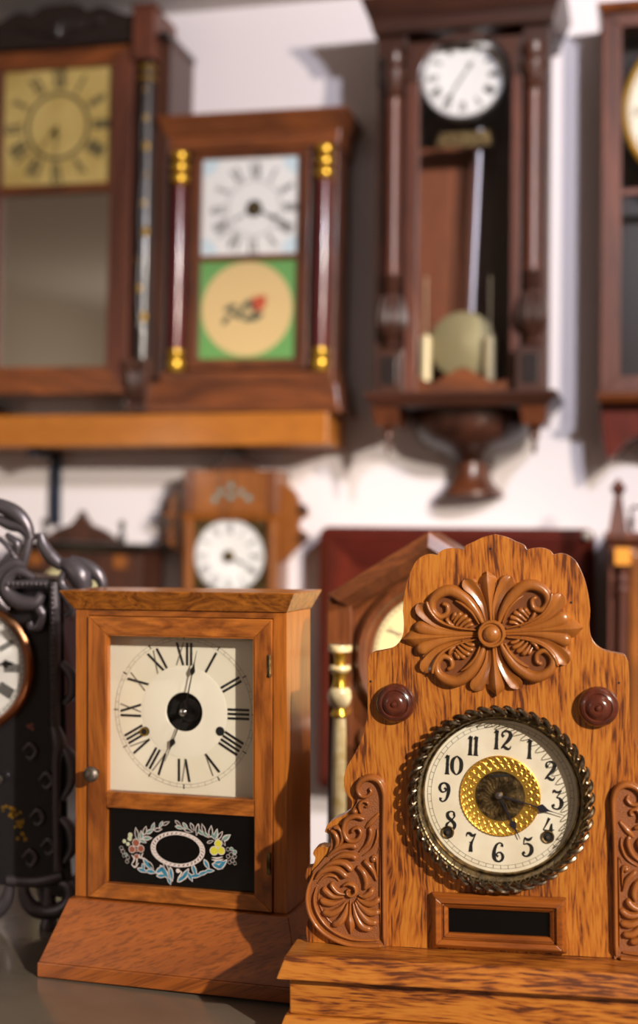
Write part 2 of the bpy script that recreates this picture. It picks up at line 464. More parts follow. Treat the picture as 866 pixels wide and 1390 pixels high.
def mitred(mb, O, I, y0, y1, mv=0, mh=1, y0i=None):
    """four mitred rails: outer rect O, inner rect I = (x0,x1,z0,z1)"""
    a, b, c, d = O; e, f, g, h = I
    yi = y0 if y0i is None else y0i
    for q, mi in (([(a, c), (e, g), (e, h), (a, d)], mv), ([(b, c), (b, d), (f, h), (f, g)], mv), ([(a, d), (e, h), (f, h), (b, d)], mh), ([(a, c), (b, c), (f, g), (e, g)], mh)):
        inn = [p in ((e, g), (e, h), (f, g), (f, h)) for p in q]
        vs = [(p[0], yi if k else y0, p[1]) for p, k in zip(q, inn)] + [(p[0], y1, p[1]) for p in q]
        mb.add(vs, [(0, 1, 2, 3), (7, 6, 5, 4), (0, 4, 5, 1), (1, 5, 6, 2), (2, 6, 7, 3), (3, 7, 4, 0)], mi)
    return mb

ROMAN = ['XII', 'I', 'II', 'III', 'IIII', 'V', 'VI', 'VII', 'VIII', 'IX', 'X', 'XI']
def romans(mb, cx, cz, r0, r1, y, mi=0, mthin=None, wk=1.0, rot=0.0, kx=1.0, thin=0.35, thick=1.0, hide=()):
    H = r1 - r0; T = H * 0.095 * thick; t = T * thin
    if mthin is None: mthin = mi
    for h, g in enumerate(ROMAN):
        if h in hide: continue
        a = rot + h * PI / 6
        ws = {'I': H * 0.17 * wk, 'V': H * 0.42 * wk, 'X': H * 0.44 * wk}
        tot = sum(ws[c] for c in g); u = -tot / 2
        def P(tt, rr): return (cx + kx * (math.sin(a) * rr + math.cos(a) * tt), cz + math.cos(a) * rr - math.sin(a) * tt)
        def bar(t0, q0, t1, q1, w, m):
            # bar from (t0, q0) to (t1, q1); q: 0 foot, 1 head
            A, B = r0 + q0 * H, r0 + q1 * H
            mb.flat([P(t0 - w / 2, A), P(t0 + w / 2, A), P(t1 + w / 2, B), P(t1 - w / 2, B)], y, m)
        for c in g:
            w = ws[c]; mid = u + w / 2
            if c == 'I': bar(mid, 0, mid, 1, T, mi)
            elif c == 'V':
                bar(mid + w * .04, 0, mid - w * .36, 1, T, mi); bar(mid + w * .04, 0, mid + w * .38, 1, t, mthin)
            else:
                bar(mid + w * .32, 0, mid - w * .32, 1, T, mi); bar(mid - w * .34, 0, mid + w * .34, 1, t, mthin)
            u += w
def track(mb, cx, cz, ra, rb, y, mi=0, line=0.0006, tick=0.0005, n=60, heavy=0.0, kx=1.0):
    mb.ringflat(cx, cz, ra - line / 2, ra + line / 2, y, mi, 96); mb.ringflat(cx, cz, rb - line / 2, rb + line / 2, y, mi, 96)
    for k in range(n):
        a = 2 * PI * k / n; w = tick
        c, s_ = math.cos(a), math.sin(a)
        mb.flat([(cx + s_ * ra - c * w / 2, cz + c * ra + s_ * w / 2), (cx + s_ * ra + c * w / 2, cz + c * ra - s_ * w / 2), (cx + s_ * rb + c * w / 2, cz + c * rb - s_ * w / 2), (cx + s_ * rb - c * w / 2, cz + c * rb + s_ * w / 2)], y, mi)
def hand(mb, cx, cz, tx, tz, y, w, mi=0, spade=0.62, sw=4.0, tail=0.0, thick=0.0006):
    dx, dz = tx - cx, tz - cz; L = math.hypot(dx, dz); ux, uz = dx / L, dz / L
    p = lambda k: (cx + dx * k, cz + dz * k)
    mb.ribbon([p(-tail), p(0.25), p(spade - .09), p(spade - .05), p(spade), p(spade + .06), p(spade + .14), p(1)], [w, w, w * .8, w * 1.6, w * sw, w * sw * .6, w * .7, w * .25], y, mi, 5, thick)
    return mb
def simple_dial(parent, F, cx, cz, r, y, dmat, nmat=None, nr=(0.62, 0.9), thick=1.3, name='dial'):
    d = MB().lathe([(r, 0), (r, .002), (r * .66, .0024), (r * .64, .002), (1e-5, .002)], (cx, y, cz), 'y', 72).build(name, dmat, parent)
    n = MB(); romans(n, cx, cz, r * nr[0], r * nr[1], y - .0031, 0, thick=thick); track(n, cx, cz, r * .93, r * .97, y - .0031, 0, r * .008, r * .012)
    n.build('numerals', nmat or M_ink, d)
    return d

# ------------------------------------------------------------------ room
def struct(o): o['kind'] = 'structure'; return o
M_wall = plain('white_painted_wall', (232, 224, 226), 0.7, bump=0.35, bscale=40)
M_ceil = plain('ceiling_paint', (222, 216, 210), 0.8)
M_floor = wood('floor_boards', (176, 150, 122), (146, 120, 94), 'X', 3, 0.08, 0.4, 0.2)
M_rwall = plain('beige_side_wall', (214, 204, 192), 0.8)
cw = W.M @ Vector((W.X(208, 20), 0, 0))
CEIL = W.Z(208, 21)
def oriented(mb, name, mat, M):
    o = mb.build(name, mat); o.matrix_world = M; return struct(o)
oriented(MB().box(-3.2, 3.2, 0, .1, 0, CEIL), 'wall_back', M_wall, W.M)
struct(MB().box(-3.6, 3.6, -3.2, 4.0, CEIL, CEIL + .1).build('ceiling', M_ceil))
struct(MB().box(-3.6, 3.6, -3.2, 4.0, -.1, 0).build('floor', M_floor))
struct(MB().box(-3.1, -3.0, -3.2, 4.0, 0, CEIL).build('wall_left', M_rwall))
struct(MB().box(3.0, 3.1, -3.2, 4.0, 0, CEIL).build('wall_right', M_rwall))
struct(MB().box(-3.0, 3.0, -3.2, -3.1, 0, CEIL).build('wall_front', M_rwall))
oriented(MB().box(-3.0, 3.0, -.018, -.0002, 0, .11), 'baseboard_back', M_white, W.M)

# counter
CF = Fr(Vector((0, 1.42, 0)), math.radians(-9))
c = thing('display_counter', CF, 'long counter with greyish polished top under the front clocks', 'counter')
MB().box(-1.3, 1.3, -.40, .44, TABLE - .03, TABLE).build('counter_top', M_table, c, .003)
MB().box(-1.25, 1.25, -.36, .40, .08, TABLE - .0302).build('cabinet_body', M_dkpanel, c, .003)
MB().box(-1.2, 1.2, -.32, .36, 0.0005, .0798).build('plinth', M_ebon, c)

# wall shelf + bracket
SD = .165
SF = wall_frame(445, 582, SD)
sh = thing('wall_shelf', SF, 'thick orange-brown pine shelf carrying the two upper left clocks', 'shelf')
zt, zb = SF.Z(440, 559), SF.Z(440, 604)
MB().box(-1.25, 0, 0, SD - .0005, zb, zt).build('shelf_board', M_pine, sh, .003)
bx = SF.X(78, 605, SD)
MB().box(bx - .012, bx + .012, SD - .012, SD - .0008, SF.Z(78, 712, SD), zb - .0005).box(bx - .008, bx + .008, .03, SD - .012, zb - .018, zb - .0005).build('bracket', M_bracket, sh, .001, label='dark blue metal bracket under the shelf')

# ------------------------------------------------------------------ 1. box mantel clock
F = table_frame(245, 1229, 1.475, math.radians(-17), -0.012)
F = Fr(F.M.translation + Vector((0, 0, .002)), math.radians(-17), -0.012)
BS = 1.022
R = thing('mantel_clock', F, 'orange-brown box mantel clock with square cream dial and black flowered tablet')
x0, x1 = F.X(101.5, 1020), F.X(388.5, 1020)
zb, zt = F.Z(245, 1229), F.Z(245, 829)
D = 0.088
m = MB()
# carcass: sides, top, bottom, back
st = .0135
dx0, dx1 = F.X(119.5, 1020), F.X(369.5, 1020)
dz1, dz0 = F.Z(245, 838.5), zb + .001
m.box(x0, dx0 - .0006, .002, .018, zb, zt, 0).box(dx1 + .0006, x1, .002, .018, zb, zt, 0).box(x0, x0 + .005, .018, D, zb, zt, 0).box(x1 - .005, x1, .018, D, zb, zt, 0)
m.box(dx0 - .0006, dx1 + .0006, .002, .018, dz1 + .0008, zt, 1).box(x0 + .005, x1 - .005, .018, D, zt - .005, zt, 1).box(x0 + .005, x1 - .005, .068, D, zb, zt - .005, 2).box(dx0, dx1, .002, .06, zb, zb + .0008, 2)
m.build('case', [M_vens, M_venx, M_black], R, .0009)
m = MB(); e = .003
m.frus(x0 - .001, x1 + .001, -.001, D + .001, zt + .0003, x0 - .013, x1 + .013, -.013, D + .003, zt + .0205, 0)
m.box(x0 - .013, x1 + .013, -.013, D + .003, zt + .0205, zt + .0215, 0)
m.build('cornice', M_vent, R, .0006)
m = MB()
m.frus(x0 - .026, x1 + .026, -.036, D + .004, .016, x0 - .004, x1 + .004, -.006, D + .002, zb - .0004, 0)
m.box(x0 - .027, x1 + .027, -.037, D + .004, 0, .016, 0)
m.build('base', M_venb, R, .0012)
# door
ix0, ix1 = F.X(145.5, 980), F.X(343.5, 980)
iz1, iz0 = F.Z(245, 865), F.Z(245, 1080)
tz1, tz0 = F.Z(245, 1102.5), F.Z(245, 1206)
door = MB()
ody, bk = -.001, .012
mitred(door, (dx0, dx1, dz0, dz1), (ix0 - .0015, ix1 + .0015, tz0 - .0005, iz1 + .0015), ody, bk, 0, 1)
door.box(ix0 - .0012, ix1 + .0012, ody + .0008, bk, tz1, iz0, 1)
dob = door.build('door', [M_ven, M_venx], R, .0009)
m = MB()
mitred(m, (ix0 - .002, ix1 + .002, iz0 - .001, iz1 + .002), (ix0, ix1, iz0, iz1), .0002, .008, 0, 0)
m.build('bead', M_vens, dob)
MB().box(ix0 - .001, ix1 + .001, .0085, .0095, iz0 - .001, iz1 + .001).build('glass', M_glass, dob)
kx, kz = F.U(124, 1051, -.014)
MB().lathe([(.0035, 0), (.0035, .007), (.006, .009), (.0086, .012), (.0088, .015), (.0066, .018), (.003, .0192), (1e-5, .0195)], (kx, -.001, kz), 'y', 24).build('knob', M_pewter, dob, label='grey pewter door knob')
for yy in (904, 1172):
    hx, hz = F.U(366, yy)
    m = MB().lathe([(.0016, -.012), (.0016, .012)], (hx + .0005, -.0014, hz), 'z', 12)
    for q in range(-2, 3): m.lathe([(.0020, -.0018), (.0020, .0018)], (hx + .0005, -.0014, hz + q * .0048), 'z', 12)
    m.box(hx - .003, hx + .001, -.0012, 0, hz - .012, hz + .012)
    m.build('hinge', M_antique, R)
# dial
DY = .026
hx, hz = F.U(250, 966.5, DY)
m = MB()
kk = .787 / 1000 * 1.038
hole = .0215 * BS
outer = rect(x0 + .0055, x1 - .0055, iz0 - .014, zt - .006)
N = 64
sq = []
for i in range(N):
    a = 2 * PI * (i + .5) / N
    ca, sa = math.cos(a), math.sin(a)
    k = min(((outer[1][0] if ca > 0 else outer[0][0]) - hx) / ca if abs(ca) > 1e-9 else 9, ((outer[2][1] if sa > 0 else outer[0][1]) - hz) / sa if abs(sa) > 1e-9 else 9)
    sq.append((hx + ca * k, hz + sa * k))
cin = [(hx + hole * math.cos(2 * PI * (i + .5) / N), hz + hole * math.sin(2 * PI * (i + .5) / N)) for i in range(N)]
m.frame(sq, cin, DY, DY + .0015, 0)
dial = m.build('dial', M_cream, R)
m = MB(); m.lathe([(.0505 * BS, 0), (.0505 * BS, .0001), (.0485 * BS, .0005), (hole + .0005, .0005), (hole, 0)], (hx, DY, hz), 'y', 96, caps=False)
m.build('raised_center', M_creamhi, dial)
m = MB()
romans(m, hx, hz, .0515 * BS, .0765 * BS, DY - .0006, 0, 1, thick=1.15, wk=1.12, thin=.5)
for h in range(12):
    a = h * PI / 6; ra, rb, w = .0795 * BS, .0845 * BS, .0011
    c_, s_ = math.cos(a), math.sin(a)
    m.flat([(hx + s_ * ra - c_ * w / 2, hz + c_ * ra + s_ * w / 2), (hx + s_ * ra + c_ * w / 2, hz + c_ * ra - s_ * w / 2), (hx + s_ * rb + c_ * w / 2, hz + c_ * rb - s_ * w / 2), (hx + s_ * rb - c_ * w / 2, hz + c_ * rb + s_ * w / 2)], DY - .0007, 0)
track(m, hx, hz, .0793 * BS, .083 * BS, DY - .0005, 1, .0003, .0003)
m.build('numerals', [M_ink, M_inkthin], dial)
m = MB()
for px in (197.6, 299): 
    a, b = F.U(px, 992.5, DY); MB().disc(a, b, .0052, DY - .0009, 0, 28).build('winding_hole', M_black, dial)
m = MB(); a, b = F.U(196, 993, DY); m.ringflat(a, b, .0036, .0051, DY - .0012, 0, 28); m.build('brass_bushing', M_brass, dial)
# movement seen through the hole
m = MB(); m.box(hx - .03, hx + .03, DY + .02, DY + .022, hz - .03, hz + .03)
mv = m.build('movement', M_black, R)
m = MB(); m.lathe([(.013, 0), (.013, .002), (.0115, .002), (.0115, 0)], (hx, DY + .018, hz), 'y', 40)
for q in range(4):
    a = q * PI / 2 + .5; m.ribbon([(hx, hz), (hx + .016 * math.cos(a), hz + .012 * math.sin(a))], .0018, DY + .016, 0, 3)
m.lathe([(.0035, 0), (.0035, .018), (.0028, .024), (1e-5, .0245)], (hx, DY + .018, hz), 'y', 16)
m.build('gear', plain('dark_steel', (80, 78, 80), .4, 1.0), mv)
HY = DY - .007
a, b = F.U(250, 966.5, HY); c_, d_ = F.U(267, 883, HY)
hand(MB(), a, b, c_, d_, HY, .0016, spade=.66, sw=3.6, tail=.02).build('minute_hand', M_handbl, dial)
c_, d_ = F.U(223.5, 1034, HY + .002); a, b = F.U(250, 966.5, HY + .002)
hand(MB(), a, b, c_, d_, HY + .002, .0016, spade=.6, sw=4.4, tail=.02).build('hour_hand', M_handbl, dial)
MB().lathe([(.0042, 0), (.0042, .002), (.0025, .004), (1e-5, .0045)], (a, HY, b), 'y', 20).build('hand_collet', M_steel, dial)
# tablet
TY = .0075
m = MB().box(ix0 - .001, ix1 + .001, TY, TY + .002, tz0 - .001, tz1 + .0005)
tab = m.build('tablet', M_blackgl, dob, label='black glass tablet with painted flower wreath')
def T(cx, cy): return F.U(140 + cx / 4.124, 1080 + cy / 4.124, TY)
tx, tz_ = T(418, 300)
sc = 1 / 4.124 * kk * 1.03
paint = MB()
n = 96
A, B = 160 * sc, 97 * sc
for o_, i_ in ((1.0, .955), (.86, .815)):
    a1 = circ(tx, tz_, A * o_, n, B * o_); a2 = circ(tx, tz_, A * i_, n, B * i_ * .985)
    paint.add([(p[0], TY - .0004, p[1]) for p in a1 + a2], [(i, (i + 1) % n, n + (i + 1) % n, n + i) for i in range(n)], 0)
for k in range(34):
    a = 2 * PI * k / 34
    p = lambda q, da: (tx + A * q * math.cos(a + da), tz_ + B * q * math.sin(a + da))
    paint.ribbon([p(.95, -.05), p(.92, .03), p(.88, .09), p(.85, .14)], [.0004, .0022, .0022, .0004], TY - .0005, 0, 3)
def leaf(cx, cy, ang, L, w, fill, lay=0):
    x, z = T(cx, cy); L *= sc * 1.16; w *= sc * 1.25; ca, sa = math.cos(ang), math.sin(ang)
    def q(k, f):
        o = []
        for i in range(11):
            t = i / 10; hh = math.sin(PI * t ** .8) * w / 2 * f
            o.append((t, hh))
        o += [(t, -h_) for t, h_ in reversed(o[1:-1])]
        return [(x + ((t - .5) * L * k) * ca - h_ * sa, z + ((t - .5) * L * k) * sa + h_ * ca) for t, h_ in o]
    paint.flat(q(1, 1), TY - .0003 - lay * .00004, 0); paint.flat(q(.78, .62), TY - .00042 - lay * .00004, fill)
def dot(cx, cy, r, fill, ring=True):
    x, z = T(cx, cy)
    if ring: paint.disc(x, z, r * sc * 1.2, TY - .00055, 0, 20)
    paint.disc(x, z, r * sc, TY - .0006, fill, 20)
rd = math.radians
# materials: 0 outline 1 black 2 grey-green 3 blue 4 yellow 5 russet 6 cream
for (a, b, g, L, w, f) in [(352, 155, 25, 44, 15, 1), (325, 160, 60, 40, 15, 2), (308, 190, 10, 46, 18, 1), (280, 172, 70, 44, 17, 2), (262, 200, 30, 50, 20, 2), (235, 195, 75, 48, 20, 1), (215, 220, 95, 46, 20, 2), (248, 238, 5, 52, 20, 2), (188, 210, 100, 60, 20, 1), (195, 242, 130, 46, 18, 2), (225, 255, -20, 40, 15, 2),
                           (420, 155, -40, 42, 15, 1), (430, 178, -10, 52, 17, 2), (462, 172, -50, 46, 17, 2), (478, 196, -10, 50, 17, 1), (500, 175, -60, 44, 17, 1), (528, 190, -100, 60, 18, 1), (545, 205, -35, 50, 18, 2), (562, 185, 110, 52, 18, 1), (575, 218, -40, 46, 18, 2), (603, 200, 85, 60, 22, 1), (618, 228, -50, 46, 18, 2), (632, 215, 75, 56, 20, 2), (655, 222, 55, 50, 18, 1), (690, 235, 35, 56, 24, 2), (675, 262, -60, 36, 14, 1), (600, 258, 20, 36, 13, 1),
                           (250, 385, -50, 78, 24, 3), (225, 400, -80, 40, 16, 3), (222, 418, -15, 62, 20, 3), (270, 425, -5, 60, 22, 3), (268, 390, -50, 50, 16, 1), (320, 415, 40, 60, 26, 3), (345, 430, -55, 84, 30, 3), (328, 448, 5, 56, 20, 3), (382, 440, -80, 74, 22, 3), (372, 478, -70, 40, 18, 3), (355, 405, -60, 60, 18, 1),
                           (440, 462, 40, 60, 24, 3), (462, 440, 60, 70, 26, 3), (488, 455, -60, 52, 20, 3), (512, 420, -70, 70, 22, 3), (520, 448, 10, 74, 20, 3), (562, 432, 20, 60, 20, 3), (580, 385, -60, 56, 22, 3), (598, 420, 5, 50, 18, 3), (640, 395, -20, 60, 24, 3), (668, 385, 45, 74, 26, 3), (650, 372, 10, 60, 18, 3)]:
    leaf(a, b, rd(g), L, w, f)
for (a, b, r, f) in [(153, 220, 11, 6), (150, 240, 11, 6), (120, 255, 9, 6), (140, 270, 9, 6), (103, 292, 9, 1), (112, 312, 10, 1), (128, 330, 9, 2), (118, 335, 8, 1), (140, 345, 9, 1), (135, 368, 9, 1), (185, 264, 19, 5), (163, 300, 17, 5), (212, 296, 17, 5), (188, 305, 8, 5), (188, 340, 12, 5), (645, 268, 19, 4), (622, 308, 21, 4), (662, 308, 19, 4), (700, 300, 9, 1), (720, 298, 9, 2), (738, 315, 10, 2), (718, 330, 11, 1), (738, 340, 9, 1), (700, 340, 9, 1), (725, 362, 10, 1), (738, 378, 8, 1), (708, 372, 9, 1), (420, 420, 10, 0)]: dot(a, b, r, f)
for a, b, c2, d2, e2, f2 in [(160, 330, 175, 355, 160, 385), (180, 330, 190, 355, 185, 390), (205, 325, 205, 345, 235, 350), (225, 320, 215, 345, 240, 360), (610, 345, 640, 350, 670, 342), (608, 358, 640, 362, 675, 355), (420, 420, 440, 430, 420, 460), (160, 385, 180, 400, 200, 375)]:
    paint.ribbon([T(a, b), T(c2, d2), T(e2, f2)], [.0006, .0018, .0006], TY - .0004, 0, 4)
paint.build('painted_wreath', [M_pwhite, M_black, M_pgrey, M_pblue, M_pyel, M_pred, M_pcream], None).parent = R

# ------------------------------------------------------------------ 2. oak gingerbread clock
F = table_frame(674, 957, 1.30, math.radians(-11), -0.018)
F = Fr(F.M.translation + Vector((0, 0, .0045)), math.radians(-11), -0.018)
R = thing('kitchen_clock', F, 'golden oak shelf clock with carved rosette and ornate round brass bezel')
XC = F.X(674, 1000)
px_out = [(669.3, 725), (653, 729.5), (642, 735), (631, 740), (627, 746.5), (617.7, 744.5), (605.6, 744.5), (596.5, 748), (592, 753.5), (581, 752), (572, 755), (563, 762.5), (555.7, 777.7), (551, 793), (548, 811), (547, 829), (548.2, 847), (546.6, 862), (540.6, 873), (530, 880.5), (515, 884), (504, 886.5), (500, 894), (499, 907.7), (499, 962), (497, 980), (490.7, 1004), (480, 1025.6), (471, 1040.7), (467, 1055.8), (468, 1071), (472.5, 1080), (477, 1086), (478, 1092), (476, 1099), (465.5, 1107), (452, 1113), (444, 1120.5), (441, 1129), (446, 1131.7), (449.6, 1139), (447, 1150), (436, 1149), (428, 1152), (425, 1159), (428, 1165), (424, 1178), (416.5, 1179), (414.5, 1190), (418, 1199), (420, 1212), (422, 1238), (417, 1252), (415.5, 1266), (418, 1281)]
corner = {4, 8, 21, 34, 38, 42, 47, 54}
left = []
seg = []
for i, p in enumerate(px_out):
    seg.append(F.U(*p))
    if (i in (4, 8, 22, 24, 34, 37, 42, 46, 47, len(px_out) - 1)):
        if len(seg) > 1:
            c_ = cat(seg, 4) if len(seg) > 2 else seg
            left += c_ if not left else c_[1:]
        seg = [seg[-1]]
zbase = F.Z(500, 1283)
left.append((left[-1][0], zbase))
apx = left[0][0]
leftn = [(p[0] - XC + (XC - apx) * max(0, (p[1] - F.Z(674, 830)) / (left[0][1] - F.Z(674, 830))), p[1]) for p in left]
right = [(-p[0], p[1]) for p in reversed(leftn)]
outline = [(XC + p[0], p[1]) for p in leftn + right[:-1]]
m = MB().prism(outline, 0, .019, 0)
plate = m.build('front_board', M_oak, R, .0012)
m = MB()
bw = .115
m.box(XC - bw, XC + bw, .0302, .118, 0, zbase).box(XC - bw, XC + bw, .0192, .118, zbase, F.Z(674, 925))
m.build('case', M_oak, R, .001)
# base plinth
hw = XC - F.X(405, 1285)
m = MB()
m.frus(XC - hw - .012, XC + hw + .012, -.05, .030, zbase - .022, XC - hw - .004, XC + hw + .004, -.042, .028, zbase - .0004, 0)
m.box(XC - hw - .002, XC + hw + .002, -.034, .026, zbase - .06, zbase - .0222, 0)
m.frus(XC - hw - .016, XC + hw + .016, -.05, .030, 0, XC - hw - .006, XC + hw + .006, -.038, .028, zbase - .0602, 0)
m.build('base', M_oakx, R, .0015)
# rosette
rx, rz = F.U(668, 859.5)
u = .7255e-3
th = rd(4.0)
def Q(x, y): return (rx + (x * math.cos(th) - y * math.sin(th)) * u, rz + (x * math.sin(th) + y * math.cos(th)) * u)
m = MB()
def quad_sym(fn):
    for sx in (1, -1):
        for sy in (1, -1): fn(sx, sy)
base_pts = []
bo = [(0, 70), (20, 66), (34, 58), (58, 58), (76, 48), (94, 40), (96, 22), (104, 8)]
full = [(x, y) for x, y in bo] + [(x, -y) for x, y in reversed(bo)] + [(-x, -y) for x, y in bo] + [(-x, y) for x, y in reversed(bo)]
seen = []
for p in full:
    if not seen or math.hypot(p[0] - seen[-1][0], p[1] - seen[-1][1]) > .5: seen.append(p)
if seen[0] == seen[-1]: seen.pop()
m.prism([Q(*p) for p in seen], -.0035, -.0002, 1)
def ros(sx, sy):
    P = lambda L: [Q(sx * a, sy * b) for a, b in L]
    # side of the upright palm
    m.petal(P([(5, 12), (8, 36), (17, 56), (27, 69), (31, 75)]), [.003, .008, .013, .0175, .0160], 0, .0088, prof='spoon')
    # volute
    m.petal(P([(9, 10), (17, 28), (30, 47), (48, 60), (64, 59), (76, 49), (77, 36), (68, 27), (58, 31), (57, 41), (64, 45)]), [.003, .009, .012, .0125, .0115, .0095, .008, .007, .006, .0055, .005], 0, .011)
    m.petal(P([(16, 14), (24, 30), (36, 42), (46, 48)]), [.002, .004, .004, .002], 0, .010)
    # inner fan
    for (a, b, c2, d2, w) in [(44, 30, 52, 22, .0065), (37, 31, 50, 18, .0065), (30, 27, 47, 14, .0065), (25, 21, 44, 10, .0060), (23, 14, 40, 7, .005)]:
        m.petal([Q(sx * c2, sy * d2), Q(sx * (a + c2) / 2, sy * ((b + d2) / 2 + 2)), Q(sx * a, sy * b)], [w * .4, w * .9, w], 0, .0085, n=5)
    m.petal(P([(50, 14), (56, 18), (60, 26)]), [.003, .005, .004], 0, .009, n=4)
    # long diagonal petal
    m.petal(P([(16, 4), (44, 7), (66, 15), (82, 27), (92, 40), (96, 47)]), [.002, .007, .010, .0145, .0185, .017], 0, .0095, prof='spoon')
    m.petal(P([(20, 6), (46, 11), (68, 21), (80, 36), (84, 50)]), [.002, .003, .004, .005, .004], 0, .0105)
    m.petal(P([(18, 2), (50, 3), (74, 7), (92, 13), (103, 19)]), [.002, .007, .011, .0150, .0155], 0, .0088, prof='round')
quad_sym(ros)
for sy in (1, -1):
    m.petal([Q(0, sy * 12), Q(0, sy * 40), Q(0, sy * 62), Q(0, sy * 74), Q(0, sy * 84)], [.004, .011, .0185, .0175, .0008], 0, .0098, prof='ridge', tip=False)
for sx in (1, -1):
    m.petal([Q(sx * 14, 0), Q(sx * 60, 0), Q(sx * 92, 0), Q(sx * 108, 0), Q(sx * 121, 0)], [.004, .009, .0175, .0175, .0008], 0, .0098, prof='ridge', tip=False)
m.lathe([(.0135, 0), (.0135, .011), (.0125, .0128), (.011, .0128), (.0098, .0108), (.0082, .0108), (.0078, .0125), (.0062, .0145), (.0035, .0156), (1e-5, .016)], (rx, 0, rz), 'y', 48)
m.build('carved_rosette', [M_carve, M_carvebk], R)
# knobs
for px, py in ((536, 955), (812, 960)):
    a, b = F.U(px, py, -.008)
    MB().lathe([(.0185, 0), (.0195, .003), (.019, .007), (.0165, .0105), (.0135, .0118), (.0125, .0108), (.0118, .0112), (.0095, .0145), (.0065, .016), (.0042, .0158), (.0038, .0148), (.0028, .0150), (.002, .0175), (1e-5, .018)], (a, -.0001, b), 'y', 40).build('turned_knob', M_mahog, R, label='dark red turned knob')
# side carvings
def K_(cx, cy): return F.U(400 + cx / 5.343, 1040 + cy / 5.343)
su = .7255e-3 / 5.343 * 1.24
pl = [(668, 1306), (668, 300), (672, 190), (650, 110), (600, 70), (540, 58), (480, 75), (442, 125), (440, 190), (462, 232), (455, 262), (428, 300), (425, 340), (370, 372), (346, 420), (345, 475), (330, 435), (288, 428), (250, 448), (268, 500), (268, 570), (246, 640), (225, 655), (190, 700), (140, 752), (112, 840), (92, 930), (98, 1030), (140, 1130), (220, 1210), (330, 1270), (450, 1298)]
strokes = [
 ([(655, 1290), (652, 900), (650, 500), (655, 260), (650, 175), (618, 105), (558, 78), (492, 100), (462, 155), (482, 205), (530, 212), (560, 180), (545, 148)], [30, 30, 30, 34, 38, 42, 42, 40, 34, 30, 26, 24, 18], 'round', .0085),
 ([(632, 1240), (625, 900), (625, 600), (600, 640)], [8, 10, 8, 2], 'round', .005),
 ([(620, 330), (560, 400), (515, 445)], [20, 40, 16], 'round', .006),
 ([(520, 380), (450, 355), (385, 385), (362, 455), (395, 525), (455, 530), (488, 480), (465, 440), (430, 450), (425, 480)], [26, 36, 36, 36, 38, 34, 30, 26, 24, 20], 'round', .009),
 ([(490, 340), (475, 285), (498, 248), (535, 258), (535, 285), (512, 285)], [18, 26, 24, 22, 18, 14], 'round', .007),
 ([(285, 615), (318, 545), (300, 485), (262, 455)], [10, 36, 34, 20], 'round', .0075),
 ([(300, 610), (350, 530), (345, 470), (320, 440), (285, 440)], [8, 26, 26, 26, 20], 'round', .008),
 ([(240, 650), (320, 590), (400, 565), (465, 580)], [10, 36, 42, 44], 'round', .009),
 ([(265, 678), (345, 640), (420, 640), (462, 668)], [10, 40, 44, 44], 'round', .009),
 ([(205, 735), (280, 692), (365, 695), (430, 755)], [10, 38, 42, 40], 'round', .009),
 ([(150, 815), (215, 750), (310, 735), (395, 800)], [12, 42, 46, 46], 'round', .009),
 ([(165, 850), (230, 790), (295, 790), (330, 830)], [8, 22, 22, 8], 'round', .006),
 ([(470, 620), (530, 560), (558, 490), (550, 430)], [10, 30, 34, 28], 'round', .0075),
 ([(490, 650), (570, 590), (604, 510), (604, 440)], [8, 18, 20, 8], 'round', .006),
 ([(455, 715), (505, 760), (528, 830), (515, 890)], [26, 42, 42, 24], 'round', .0085),
 ([(505, 672), (545, 710), (580, 760), (602, 830)], [30, 36, 30, 8], 'round', .008),
 ([(560, 655), (590, 650), (602, 690), (604, 800)], [26, 24, 18, 8], 'round', .007),
 ([(352, 862), (395, 842), (440, 862), (450, 905), (420, 932), (388, 918), (390, 892), (412, 895)], [20, 28, 28, 26, 24, 20, 18, 14], 'round', .0085),
 ([(380, 922), (320, 905), (280, 860), (282, 830)], [10, 34, 36, 30], 'round', .0085),
 ([(370, 940), (290, 935), (240, 900), (208, 868)], [10, 38, 44, 36], 'round', .0085),
 ([(370, 955), (290, 985), (225, 975), (190, 950)], [10, 40, 46, 34], 'round', .0085),
 ([(380, 970), (330, 1030), (270, 1058), (205, 1045)], [10, 42, 50, 36], 'round', .0085),
 ([(392, 980), (370, 1060), (330, 1120), (275, 1140)], [10, 44, 56, 38], 'round', .0085),
 ([(408, 960), (406, 1060), (412, 1130), (412, 1215)], [14, 50, 96, 2], 'ridge', .0085),
 ([(465, 925), (510, 935), (555, 910), (572, 868)], [10, 38, 48, 40], 'round', .0085),
 ([(455, 945), (510, 980), (570, 985), (628, 945)], [10, 38, 48, 38], 'round', .0085),
 ([(448, 955), (500, 1020), (560, 1052), (630, 1042)], [10, 40, 50, 38], 'round', .0085),
 ([(440, 965), (480, 1050), (540, 1115), (612, 1125)], [10, 40, 50, 38], 'round', .0085),
 ([(428, 975), (450, 1070), (495, 1150), (568, 1175)], [10, 40, 54, 40], 'round', .0085),
 ([(150, 760), (108, 870), (98, 960), (118, 1060), (175, 1155), (265, 1228), (380, 1275), (500, 1290), (645, 1290)], [12, 26, 30, 32, 32, 32, 32, 32, 30], 'round', .0085),
 ([(165, 860), (148, 950), (165, 1040), (220, 1130), (300, 1195), (400, 1238), (510, 1252), (625, 1250)], [8, 20, 22, 22, 22, 22, 20, 14], 'round', .0065),
 ([(185, 880), (178, 950), (196, 1020), (250, 1105), (330, 1170)], [6, 10, 12, 12, 6], 'round', .0045)]
